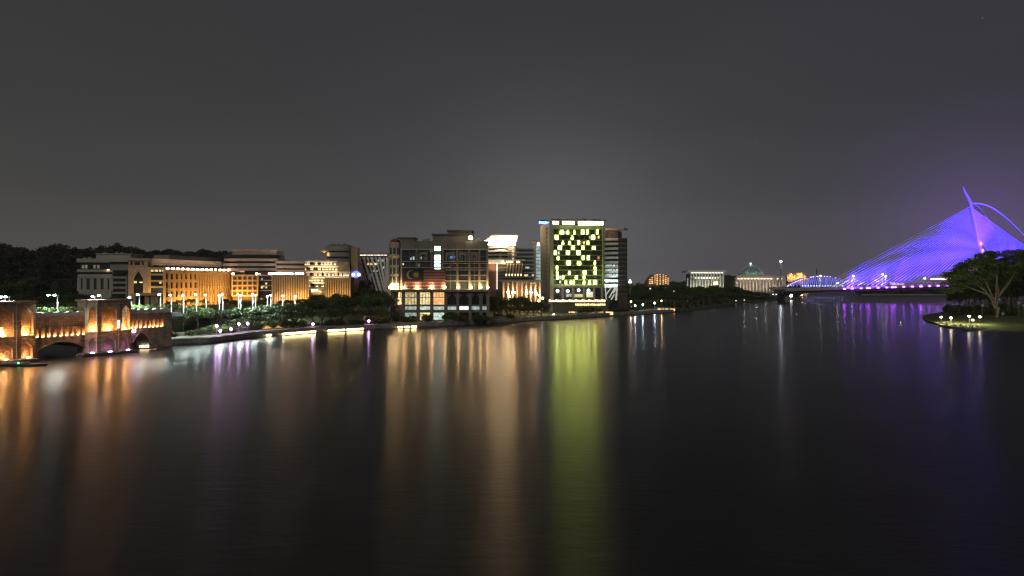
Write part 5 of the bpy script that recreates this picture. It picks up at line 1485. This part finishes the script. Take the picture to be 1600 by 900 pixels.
for a in [(268, 466, 262, 26), (352, 465, 292, 24), (369, 466, 300, 22), (383, 470, 305, 24), (408, 468, 312, 26), (447, 466, 318, 28), (472, 464, 322, 30), (240, 478, 258, 20), (497, 458, 330, 34), (530, 455, 335, 34)]:
    tree(*a, 'small tree lit bright green beside the street lamps', 'lamplit road trees')
for a in [(12, 432, 330, 52), (46, 427, 345, 60), (85, 446, 330, 44), (108, 452, 325, 40), (70, 458, 310, 44), (150, 462, 318, 40), (178, 460, 316, 34), (28, 456, 318, 48), (130, 455, 330, 36)]:
    tree(*a, 'dim tree behind the stone bridge below the hill', 'trees behind the stone bridge', base=6)
for a in [(262, 470, 325, 14), (283, 466, 345, 16), (300, 464, 352, 18), (318, 466, 360, 16), (247, 470, 300, 13)]:
    tree(*a, 'small dark street tree against the orange lit wing', 'street trees at the orange wing', base=6.5)
for a in [(772, 456, 352, 38), (792, 462, 356, 36), (812, 458, 358, 42), (834, 466, 360, 36), (846, 474, 366, 26), (780, 472, 350, 36), (803, 474, 352, 36), (825, 476, 356, 34)]:
    tree(*a, 'dark tree in the clump beside the green lit tower', 'trees between the towers')
rng2 = random.Random(5)
prof = [(984, 448), (1000, 443), (1012, 442), (1050, 443), (1075, 446), (1095, 443), (1120, 445), (1150, 446), (1175, 455), (1205, 459)]
for i in range(46):
    p = 986 + 222 * (i + rng2.random()) / 46
    for row in range(2):
        D = shoreD(max(p, 1066)) + 8 + rng2.random() * 25 + row * 45 if p > 1052 else 492 + rng2.random() * 30 + row * 50
        top_ = lerp(prof, p) + rng2.uniform(-3, 5) + (0 if row else 9)
        tree(p, top_, D, rng2.uniform(20, 32) * (1 if p < 1150 else .7), 'dark tree in the wood on the bank right of the banded tower', 'wood on the far bank')
for a in [(985, 462, 470, 22), (1000, 468, 466, 24), (1015, 470, 468, 22), (1030, 472, 472, 22)]:
    tree(*a, 'bluish lit tree beside the banded tower above the lamps', 'trees beside the banded tower')
# round clipped bushes on the promenade
bl = [(243, 523, 221), (256, 521, 224), (270, 519, 226), (296, 516, 231), (312, 514, 233), (328, 512, 236), (352, 513, 243), (363, 512, 245), (405, 506, 262), (425, 502, 267), (443, 500, 270), (458, 500, 273), (473, 500, 275), (516, 500, 285), (530, 499, 287),
      (552, 499, 290), (562, 500, 291), (588, 500, 298), (603, 498, 301), (621, 490, 309), (634, 495, 309), (644, 493, 310), (667, 491, 311), (699, 490, 316), (711, 489, 317), (724, 492, 319), (746, 491, 323), (757, 493, 324), (778, 490, 343), (795, 491, 346)]
for (p, q, D) in bl:
    bush(p, q, D, rng2.uniform(13, 18), 'low rounded bush on the lakeside promenade', 'promenade bushes')
for i in range(18):
    p = 905 + 5.2 * i + rng2.uniform(-2, 2)
    bush(p, 481 + rng2.uniform(-2, 5), shoreD(p) + 8, rng2.uniform(9, 14), 'lamplit bush at the foot of the green lit tower', 'bushes below the green lit tower')
# right spit: broad rain tree with bare forking limbs
base = gp(1556, 346, 1.6)
rt = thing('rain_tree', 'broad spreading tree with pale forking trunk on the right spit', 'tree', base)
sc_ = 346 / FPX
def tp(px, py, dy=0): return Vector(((px - 1556) * sc_, dy, zof(py, 346) - 1.6))
limbs = [[(1556, 502), (1555, 480)], [(1555, 482), (1547, 462), (1530, 447), (1518, 437), (1500, 430)], [(1553, 474), (1545, 455), (1538, 440), (1528, 425), (1515, 415)], [(1554, 480), (1552, 455), (1548, 440), (1545, 425), (1538, 408)],
         [(1556, 482), (1561, 460), (1557, 440), (1556, 420), (1553, 405)], [(1557, 480), (1565, 452), (1566, 430), (1570, 410), (1574, 402)], [(1559, 465), (1570, 445), (1577, 425), (1584, 410)], [(1548, 462), (1530, 455), (1508, 447), (1488, 445)], [(1563, 458), (1580, 440), (1600, 422), (1615, 412)], [(1553, 468), (1535, 440), (1525, 430), (1505, 418)]]
m_ = MB()
for i, l in enumerate(limbs):
    n = len(l)
    pts = [tp(a, b, (i % 3 - 1) * 2.2 * k) for k, (a, b) in enumerate(l)]
    m_.tube(pts, [(.85 if i == 0 else .48) * (1 - .8 * k / (n - 1) if i else 1 - .15 * k) for k in range(n)], 7)
m_.build(rt, 'trunk', mat('pale_bark', (.22, .20, .15), .9, .3, 1.2, bump=.3))
r_ = np.random.default_rng(77); cs = []; ss = []
for c in range(430):
    p = r_.uniform(1480, 1660)
    t = (p - 1482) / 178
    top = lerp([(1482, 428), (1495, 418), (1512, 408), (1530, 400), (1550, 390), (1580, 391), (1620, 392), (1660, 398)], p)
    under = top + 34 - abs(p - 1560) * .05
    yy = r_.uniform(-14, 14) * math.sin(math.pi * min(1, max(.12, t)))
    v = np.array(tp(p, top + 3 + (under - top) * r_.random() ** 1.3, yy)); nn = 60
    q = r_.normal(size=(nn, 3)); q /= np.linalg.norm(q, axis=1)[:, None]
    cs.append(v + q * np.array([2.4, 2.2, 1.0]) * r_.uniform(.4, 1.1, nn)[:, None]); ss.append(r_.uniform(.22, .5, nn))
put(bpy.data.objects.new('crown', quad_object('crown', leaf_quads(np.concatenate(cs), np.concatenate(ss), r_), M_leaf)), rt, Matrix.Identity(4))
for a in [(1499, 434, 405, 42), (1514, 426, 398, 46), (1533, 420, 392, 50), (1580, 404, 385, 62), (1602, 398, 392, 62), (1624, 398, 396, 62), (1548, 414, 412, 62), (1588, 430, 372, 56), (1612, 428, 368, 56), (1570, 436, 376, 50), (1522, 440, 380, 48), (1499, 448, 408, 32), (1640, 420, 372, 64), (1540, 408, 440, 64), (1510, 428, 450, 44), (1660, 402, 420, 74), (1575, 400, 450, 76), (1491, 452, 418, 20), (1546, 440, 385, 50)]:
    tree(*a, 'dark tree massed behind the spreading tree', 'trees on the right spit', base=1.8)
for i in range(16):
    p = 1480 + 8 * i
    bush(p, 478 + rng2.uniform(-3, 3), 395 - i * 2.5 + rng2.uniform(-4, 4), rng2.uniform(12, 18), 'low dark bush under the trees of the right spit', 'bushes on the right spit', base=1.5)

# ------------------------------------------------------------------ street lamps along the road and bridge
def street_lamp(px, py_top, D, base, label, power=900, twin=False):
    t_ = thing('street_lamp', label, 'street lamp', gp(px, D, base), 'white street lamps along the bridge road')
    h = zof(py_top, D) - base
    m_ = MB(); m_.tube([(0, 0, 0), (0, 0, h)], [.16, .12], 6); m_.build(t_, 'pole', M_white)
    for s_ in ((-1, 1) if twin else (1,)):
        m_ = MB(); m_.tube([(0, 0, h - .3), (s_ * .7, -2.3, h)], .07, 5); m_.build(t_, 'arm', M_white)
        m_ = MB(); m_.lathe([(.1, -.16), (.30, -.05), (.32, .08), (.1, .2)], 8, (s_ * .8, -2.5, h)); m_.build(t_, 'lamp_head', E_white)
        pl = gp(px, D, base) + Vector((s_ * .8, -2.9, h - .35)); spot(t_, pl, pl - Vector((0, .5, 6)), (.82, 1, .92), power * (.6 if twin else 1), 152, .25, .35)
sl = [(8, 464, 180, 10.8, 'left one of the two street lamps above the nearest bridge tower', False), (14.5, 463.5, 181, 10.8, 'right one of the two street lamps above the nearest bridge tower', False), (90, 461, 187.5, 10.8, 'street lamp standing over the low arch of the stone bridge', True),
      (148, 463, 197, 10.8, 'left one of the two street lamps above the pale bridge tower', False), (158, 461.5, 199, 10.8, 'right one of the two street lamps above the pale bridge tower', False), (205, 464.5, 206, 10.6, 'street lamp at the right edge of the pale bridge tower', False), (218, 460.5, 207, 10.6, 'street lamp in front of the orange lit portico', False)]
nm = ['first', 'second', 'third', 'fourth', 'fifth', 'sixth', 'seventh', 'eighth', 'ninth', 'tenth', 'eleventh', 'twelfth', 'thirteenth', 'fourteenth', 'fifteenth']
for i, p in enumerate((251, 268, 287, 307, 322, 343, 348, 373, 376.5, 395, 399.5, 418, 423, 442, 461)):
    D = 219 + (p - 251) * .42
    sl.append((p, 460 + (i % 3) * .9 + (1.2 if p > 400 else 0), D, 10.0 - (p - 251) * .013, '%s street lamp to the right of the orange lit portico' % nm[i], False))
for a in sl:
    street_lamp(*a[:5], power=5200, twin=a[5])
# road deck carrying the lamps on from the bridge
mb = MB(); v = []; f = []
rp = [(252, 228), (300, 250), (350, 268), (400, 286), (470, 310), (560, 338)]
for (p, D) in rp:
    zz = 10.0 - (p - 251) * .013
    for dd, zq in ((-7, zz - 1.2), (-7, zz), (9, zz), (9, zz - 1.2)): v.append(gp(p, D + dd, zq))
for i in range(len(rp) - 1):
    for q in range(4): f.append((i * 4 + q, (i + 1) * 4 + q, (i + 1) * 4 + (q + 1) % 4, i * 4 + (q + 1) % 4))
mb.add(v, f); o = mb.build(None, 'road', M_asph); o['kind'] = 'structure'

# ------------------------------------------------------------------ promenade lamps, landings, rail posts, small boats
def globe_lamp(px, py, D, label, e, col, power, group, cat='lamp post', r=.42):
    b = land_z(px, D); t_ = thing('globe_lamp', label, cat, gp(px, D, b), group); h = zof(py, D) - b
    m_ = MB(); m_.tube([(0, 0, 0), (0, 0, h)], .07, 6); m_.build(t_, 'pole', M_metal)
    m_ = MB(); m_.lathe([(.05, -r), (r * .8, -r * .6), (r, 0), (r * .8, r * .6), (.05, r)], 8, (0, 0, h)); m_.build(t_, 'globe', e)
    bulb(t_, gp(px, D, b + h) + Vector((0, -.7, .1)), col, power * 1.2, .3)
V = (.85, .45, 1)
for i, (p, q, D, l) in enumerate([(338.5, 509, 234, 'brightest violet globe lamp beside the promenade path'), (344.3, 517, 231, 'violet globe lamp just below the brightest one'), (361, 514, 240, 'small violet globe lamp right of the brightest pair'),
                               (373.3, 506, 248, 'fourth violet globe lamp from the stone bridge'), (387, 505.5, 254, 'fifth violet globe lamp from the stone bridge'), (489, 506.5, 277, 'violet globe lamp above the longest amber lit landing'), (576.3, 501.5, 294, 'violet globe lamp left of the flag building')]):
    globe_lamp(p, q, D, l, E_violet, V, 320 if i < 2 else 200, 'violet globe lamps')
for i, (p, q, l, e, col) in enumerate([(986, 471, 'orange flared lamp at the right foot of the banded tower', E_warm, (1, .6, .3)), (992.5, 477.5, 'first blue-white lamp right of the banded tower', E_white, (.7, .75, 1)), (1004.5, 476, 'second blue-white lamp right of the banded tower', E_white, (.6, .85, 1)), (1023, 473.5, 'third blue-white lamp right of the banded tower', E_white, (.75, .7, 1)), (1033.5, 470, 'orange flared lamp nearest the lit landing stage', E_warm, (1, .7, .4)),
                                     (847.5, 481, 'white lamp in the trees left of the green lit tower', E_white, (1, .95, .85)), (865, 491, 'white low lamp at the left foot of the green lit tower', E_white, (.9, .95, 1))]):
    globe_lamp(p, q, shoreD(p) + 12, l, e, col, 400, 'lamps at the right foot of the towers', r=.36)
root = thing('beacon', 'small white pointed beacon light over the trees right of the banded tower', 'lamp', gp(984.5, 520, 3))
h = zof(441, 520) - 3
m_ = MB(); m_.tube([(0, 0, 0), (0, 0, h)], .2, 6); m_.build(root, 'pole', M_metal)
m_ = MB(); m_.lathe([(1.3, 0), (1.0, 1.0), (.5, 2.0), (.1, 2.8)], 8, (0, 0, h - .5)); m_.build(root, 'lamp_head', emis('beacon_lamp', (.85, .9, 1), 5))
E_dim = emis('dim_lamp', (.9, .9, .8), 2.5)
for (p, q, D) in [(1151, 442, 720), (1016, 451, 520), (1040, 450, 540), (1053, 455, 530), (1150, 478.5, 648), (1163, 478, 668), (1158, 470, 690), (1172, 470, 720)]:
    b = 1.5; t_ = thing('park_light', 'dim white light dotted in the dark wood on the far bank', 'lamp', gp(p, D, b), 'dim lights in the wood')
    h = max(1, zof(q, D) - b)
    m_ = MB(); m_.tube([(0, 0, 0), (0, 0, h)], .1, 5); m_.build(t_, 'pole', M_metal)
    m_ = MB(); m_.lathe([(.1, -.4), (.6, 0), (.1, .4)], 6, (0, 0, h)); m_.build(t_, 'globe', E_dim)
# landings with an amber light strip under their edge
for i, (p0, p1, l) in enumerate([(416, 424, 'short amber lit landing left of the longest one'), (441, 493.5, 'longest amber lit landing stage on the quay'), (512, 539, 'left one of the paired amber lit landings'), (541.5, 568, 'right one of the paired amber lit landings'),
                                 (621.5, 629.5, 'first of three small amber lit landings below the flag building'), (632, 640, 'middle of three small amber lit landings below the flag building'), (642.5, 651, 'last of three small amber lit landings below the flag building')]):
    Da, Db = shoreD(p0) - 2.2, shoreD(p1) - 2.2
    A, B = gp(p0, Da), gp(p1, Db); t_ = thing('landing', l, 'landing stage', (A + B) / 2, 'amber lit landings')
    L = (B - A).length; an = math.atan2((B - A).y, (B - A).x)
    class FF:
        def w(s, x_, y_, z_): return (A + B) / 2 + Vector((math.cos(an) * x_ - math.sin(an) * y_, math.sin(an) * x_ + math.cos(an) * y_, z_))
    ff = FF()
    m_ = MB(); m_.box(-L / 2, L / 2, 0, 2.3, 1.0, 1.35); m_.build(t_, 'deck', M_conc, ff)
    m_ = MB(); m_.box(-L / 2 + .1, L / 2 - .1, -.06, .05, .45, .98); m_.build(t_, 'light_strip', E_strip, ff)
    for j in range(max(2, int(L / 2.5))):
        xx = -L / 2 + .3 + (L - .6) * j / (max(2, int(L / 2.5)) - 1)
        m_ = MB(); m_.box(xx - .12, xx + .12, .1, .4, -1, 1.0); m_.build(t_, 'pile', M_conc, ff)
# lit boarding kiosk by the stone bridge
t_ = thing('boat_kiosk', 'low floating kiosk with warm lit panels beside the stone bridge', 'kiosk', gp(231, 211, 0))
s_ = 211 / FPX
m_ = MB(); m_.box(-11 * s_, 11 * s_, -1.5, 2.2, -.3, .35); m_.build(t_, 'float', M_conc)
for a, b in ((-9, 0.5), (3, 9)):
    m_ = MB(); m_.box(a * s_, b * s_, -1.4, 1.4, .36, .95); m_.build(t_, 'lit_panel', emis('kiosk_warm', (1, .74, .40), 6))
m_ = MB(); m_.prism([(-11 * s_, -1.8), (11 * s_, -1.8), (11 * s_, 2.2), (-11 * s_, 2.2)], 1.15, 1.45); m_.build(t_, 'roof', M_white)
for a in (-10, -.6, 2, 10):
    m_ = MB(); m_.tube([(a * s_, -1.5, .3), (a * s_, -1.5, 1.2)], .07, 5); m_.build(t_, 'post', M_metal)
# railing along the promenade right part
t_ = thing('promenade_railing', 'grey post and rail fence along the quay below the flag building', 'railing', gp(760, shoreD(760) + .8, 2.2))
for i in range(90):
    p = 676 + i * 3.0
    a = gp(p, shoreD(p) + .7, 2.2) - Vector(t_.location)
    m_ = MB(); m_.box(a.x - .12, a.x + .12, a.y - .12, a.y + .12, 0, 1.15 if i % 8 else 1.7); m_.build(t_, 'post', M_conc)
for zq in (.5, .95):
    m_ = MB(); m_.tube([gp(676 + i * 9, shoreD(676 + i * 9) + .7, 2.2 + zq) - Vector(t_.location) for i in range(31)], .05, 4); m_.build(t_, 'rail', M_metal)
# low kerb light band on the lower path
t_ = thing('lit_path_wall', 'low wall washed orange above the promenade path', 'wall', gp(430, shoreD(430) + 13, 2.2))
ff2 = [(408, 12.5), (470, 12.5)]
a, b = gp(408, shoreD(408) + 11, 0), gp(472, shoreD(472) + 11, 0)
an = math.atan2((b - a).y, (b - a).x); L = (b - a).length
fw = Frame(408, shoreD(408) + 11, math.degrees(an), 2.2)
bx(t_, fw, 'wall_face', 0, L, 0, .4, 0, 1.0, M_ochre)
bx(t_, fw, 'coping', -.1, L + .1, -.1, .5, 1.0, 1.12, M_conc)
flood(t_, fw, 0, L * .6, -.8, .1, (1, .5, .2), 160, 30, .1)
# landing pavilion at the end of the promenade
t_ = thing('lakeside_pavilion', 'small open lakeside pavilion with amber lit bays at the promenade tip', 'pavilion', gp(1040, 455, 2.2))
fk = Frame(1027, 452, 4, 2.0)
for i, (a, b) in enumerate(((1028, 1033), (1034, 1038), (1039, 1044), (1047, 1051), (1052.3, 1054.5))):
    pbx(t_, fk, 'lit_bay', a, 482.5, b, 485.6, emis('pavilion_glow', (1, .62, .24), 2.4, .5, .8), .6, .3)
bx(t_, fk, 'roof', fk.X(1026), fk.X(1055.5), -.6, 3, fk.Z(1040, 482.2), fk.Z(1040, 481), M_grey)
for p in (1027, 1033.5, 1038.5, 1045.5, 1051.6, 1055):
    bx(t_, fk, 'post', fk.X(p) - .15, fk.X(p) + .15, -.2, .2, 0, fk.Z(1040, 482.2), M_grey)
for j, (a, b) in enumerate(((978, 992), (996, 1008))):
    tt = thing('waterside_shelter', ['flat roofed lakeside shelter below the banded tower', 'second lakeside shelter right of the first, with an amber lit bay'][j], 'shelter', gp((a + b) / 2, 436, 2.2), 'lakeside shelters')
    fk = Frame((a + b) / 2, shoreD((a + b) / 2) + 6, 4, 2.1)
    bx(tt, fk, 'roof', fk.X(a), fk.X(b), -1, 4, fk.Z((a + b) / 2, 486), fk.Z((a + b) / 2, 484.8), M_pale)
    for p in (a + 1, (a + b) / 2, b - 1):
        bx(tt, fk, 'post', fk.X(p) - .15, fk.X(p) + .15, -.5, -.2, 0, fk.Z((a + b) / 2, 486), M_pale)
    pbx(tt, fk, 'lit_bay', a + 2 + j * 4, 487, b - 2, 488.6, emis('shelter_glow%d' % j, (1, .8, .5) if j else (.75, .75, .55), .8, .4), 1.5, .3)
# jetty building with violet sign at the far bank
t_ = thing('jetty_house', 'flat jetty house with white violet lights under its roof at the far bank', 'jetty', gp(1212, 790, 0))
fj = Frame(1206, 778, -6, 0)
bx(t_, fj, 'platform', fj.X(1200), fj.X(1238), -4, 10, -1, 1.2, M_conc)
bx(t_, fj, 'roof', fj.X(1196), fj.X(1241), -3, 9, fj.Z(1218, 458.5), fj.Z(1218, 457), M_pale)
for i in range(6):
    p = 1203 + i * 6.4
    bx(t_, fj, 'post', fj.X(p) - .3, fj.X(p) + .3, -2, -1.4, 0, fj.Z(1218, 458.5), M_pale)
for i in range(7):
    pbx(t_, fj, 'light_panel', 1221.5 + i * 1.9, 461, 1222.9 + i * 1.9, 463.6, emis('jetty_light', (.82, .62, 1), 5), -3.2, .3)
pbx(t_, fj, 'bright_lamp', 1234.8, 460.5, 1238, 463.8, emis('jetty_lamp', (1, .85, .95), 16), -3.6, .5)
for p in (1208, 1213):
    pbx(t_, fj, 'lit_window', p - 1, 459.3, p + 1, 460.6, E_dim, -2.4, .3)
for (p, q) in ((1246, 458), (1251, 457.5)):
    t_ = thing('shore_light', 'small yellow-white light on the bank under the cable bridge', 'lamp', gp(p, 900, 1), 'shore lights under the cable bridge')
    h = zof(q, 900) - 1; h = max(h, .8)
    m_ = MB(); m_.tube([(0, 0, 0), (0, 0, h)], .15, 5); m_.build(t_, 'pole', M_metal)
    m_ = MB(); m_.lathe([(.2, -.5), (1.1, 0), (.2, .6)], 8, (0, 0, h)); m_.build(t_, 'globe', emis('shore_lamp', (1, .92, .7), 6))
# pale line of a waterside walk on the far bank under the bridge
strip('far_walk', 1346, 1478, -1.0, 3, -.5, 2.3, M_conc)

# right spit: jetty with four lamps, benches and a small boat
t_ = thing('spit_jetty', 'low curved concrete jetty at the water edge of the right spit', 'jetty', gp(1498, 300, 0))
pts = [(1466, 317), (1476, 308), (1490, 300), (1505, 295.5), (1520, 292.5), (1532, 291)]
v = []; f = []
for (p, D) in pts:
    for dd, zz in ((-1.6, -.6), (-1.6, .9), (2.5, .9), (2.5, -.6)): v.append(gp(p, D + dd, zz) - Vector(t_.location))
for i in range(len(pts) - 1):
    for q in range(4): f.append((i * 4 + q, (i + 1) * 4 + q, (i + 1) * 4 + (q + 1) % 4, i * 4 + (q + 1) % 4))
f += [(0, 1, 2, 3), (23, 22, 21, 20)]
m_ = MB(); m_.add(v, f); m_.build(t_, 'deck', M_conc)
for p in (1468, 1480, 1492, 1501, 1510, 1520, 1530):
    a = gp(p, lerp(pts, p) - 1.4, .9) - Vector(t_.location); m_ = MB(); m_.box(a.x - .2, a.x + .2, a.y - .2, a.y + .2, .9, 2.2 if p in (1480, 1501) else 1.6); m_.build(t_, 'bollard', M_white)
E_spit = emis('spit_lamp', (1, .80, .58), 34)
for i, (p, q, D) in enumerate(((1470.5, 495.5, 326), (1486, 496.5, 313), (1514.3, 494, 306), (1531, 495, 302))):
    D_ = D; b = 1.0
    t_ = thing('jetty_lamp', ['leftmost bright lamp on the right spit', 'second bright lamp from the left on the right spit', 'third bright lamp from the left on the right spit', 'rightmost bright lamp on the right spit'][i], 'lamp post', gp(p, D_, b), 'bright lamps on the right spit')
    h = zof(q, D_) - b
    m_ = MB(); m_.tube([(0, 0, 0), (0, 0, h)], .08, 6); m_.build(t_, 'pole', M_metal)
    m_ = MB(); m_.lathe([(.05, -.35), (.42, -.2), (.45, .1), (.1, .35)], 8, (0, 0, h)); m_.build(t_, 'lamp_head', E_spit)
    bulb(t_, gp(p, D_ + .8, b + h), (1, .82, .45), 3600, .2)
t_ = thing('round_lamp', 'small round pale lamp between the right pair of spit lamps', 'lamp', gp(1520, 303, 1))
h = zof(500.3, 303) - 1
m_ = MB(); m_.tube([(0, 0, 0), (0, 0, h)], .1, 6); m_.build(t_, 'pole', M_metal)
m_ = MB(); m_.lathe([(.1, -.5), (.6, -.2), (.6, .2), (.1, .5)], 8, (0, 0, h)); m_.build(t_, 'globe', emis('pale_globe', (1, .95, .75), 1.6))
t_ = thing('small_boat', 'small dark boat with a pale canopy moored at the right spit', 'boat', gp(1513, 283, 0))
m_ = MB(); m_.prism([(-1.6, -.5), (1.2, -.6), (2.2, 0), (1.2, .6), (-1.6, .5)], -.1, .4, [(-1.8, -.7), (1.4, -.8), (2.6, 0), (1.4, .8), (-1.8, .7)]); m_.build(t_, 'hull', M_dark)
m_ = MB(); m_.prism([(-1.2, -.6), (.6, -.6), (.6, .6), (-1.2, .6)], 1.3, 1.45); m_.build(t_, 'canopy', M_white)
for a in (-1, .5):
    m_ = MB(); m_.tube([(a, -.5, .3), (a, -.5, 1.35)], .05, 4); m_.build(t_, 'post', M_metal)
for i, (p, q) in enumerate(((1567, 491), (1592, 474), (1600, 478), (1535, 478))):
    t_ = thing('park_sign', ['pale board standing right of the spreading tree trunk', 'upper pale board in the trees at the right edge', 'lower pale board in the trees at the right edge', 'small pale post left of the spreading tree trunk'][i], 'board', gp(p, 352, 1.5), 'pale boards on the right spit')
    h = zof(q, 352) - 1.5
    m_ = MB(); m_.tube([(0, 0, 0), (0, 0, h)], .06, 5); m_.build(t_, 'pole', M_metal)
    m_ = MB(); m_.box(-.7, .7, -.05, .05, h - .3, h + .9); m_.build(t_, 'board', M_pale)
# marker buoy out on the lake
t_ = thing('marker_buoy', 'small white lit buoy alone on the lake', 'buoy', gp(1407, 322, 0))
m_ = MB(); m_.lathe([(.1, -.3), (.6, -.2), (.7, .1), (.25, .4), (.2, .9), (.3, 1.0), (.05, 1.3)], 10); m_.build(t_, 'float', M_white)
m_ = MB(); m_.lathe([(.05, 0), (.2, .1), (.05, .3)], 6, (0, 0, 1.3)); m_.build(t_, 'lamp', emis('buoy_lamp', (.8, .9, 1), 4))
t_ = thing('moored_boat', 'low dark boat with a green lamp moored at the foot of the stone bridge', 'boat', gp(30, 167, 0))
m_ = MB(); m_.prism([(-5, -1), (4, -1.1), (6, 0), (4, 1.1), (-5, 1)], -.2, .5, [(-5.3, -1.2), (4.3, -1.3), (7, 0), (4.3, 1.3), (-5.3, 1.2)]); m_.build(t_, 'hull', M_dark)
m_ = MB(); m_.box(-4, 2, -.9, .9, .5, .9); m_.build(t_, 'cabin', M_grey)
m_ = MB(); m_.lathe([(.05, -.2), (.22, 0), (.05, .2)], 6, (0.5, -1.0, .8)); m_.build(t_, 'green_lamp', emis('green_lamp', (.1, 1, .4), 6))
# three stars
for i, (p, q) in enumerate(((805, 107), (1182, 220), (1535, 28))):
    d = Vector(((p - CX) / FPX, 1, (HY - q) / FPX)) * 9000
    m_ = MB(); m_.lathe([(.1, -4.5), (4.2, 0), (.1, 4.5)], 6); o = m_.build(None, 'star', emis('star_light', (1, .97, .92), 1.0))
    o.location = Vector((0, 0, CZ)) + d
    tag(o, ['faint star high above the flag building', 'faint star above the wood right of the towers', 'faint star in the top right corner'][i], 'star', 'stars')

# name the members of the smaller groups by their place in the row
ORD = ['first', 'second', 'third', 'fourth', 'fifth', 'sixth', 'seventh', 'eighth', 'ninth', 'tenth', 'eleventh', 'twelfth', 'thirteenth', 'fourteenth', 'fifteenth', 'sixteenth', 'seventeenth', 'eighteenth', 'nineteenth', 'twentieth', 'twenty-first', 'twenty-second', 'twenty-third', 'twenty-fourth', 'twenty-fifth', 'twenty-sixth', 'twenty-seventh', 'twenty-eighth', 'twenty-ninth', 'thirtieth']
by = {}
for o in COL.objects:
    if o.parent is None and 'label' in o.keys() and 'group' in o.keys(): by.setdefault(o['label'], []).append(o)
for lab, os_ in by.items():
    if 1 < len(os_) <= 30:
        os_.sort(key=lambda q: q.location.x / q.location.y)
        for i, q in enumerate(os_): q['label'] = lab + ', ' + ORD[i] + ' from left'
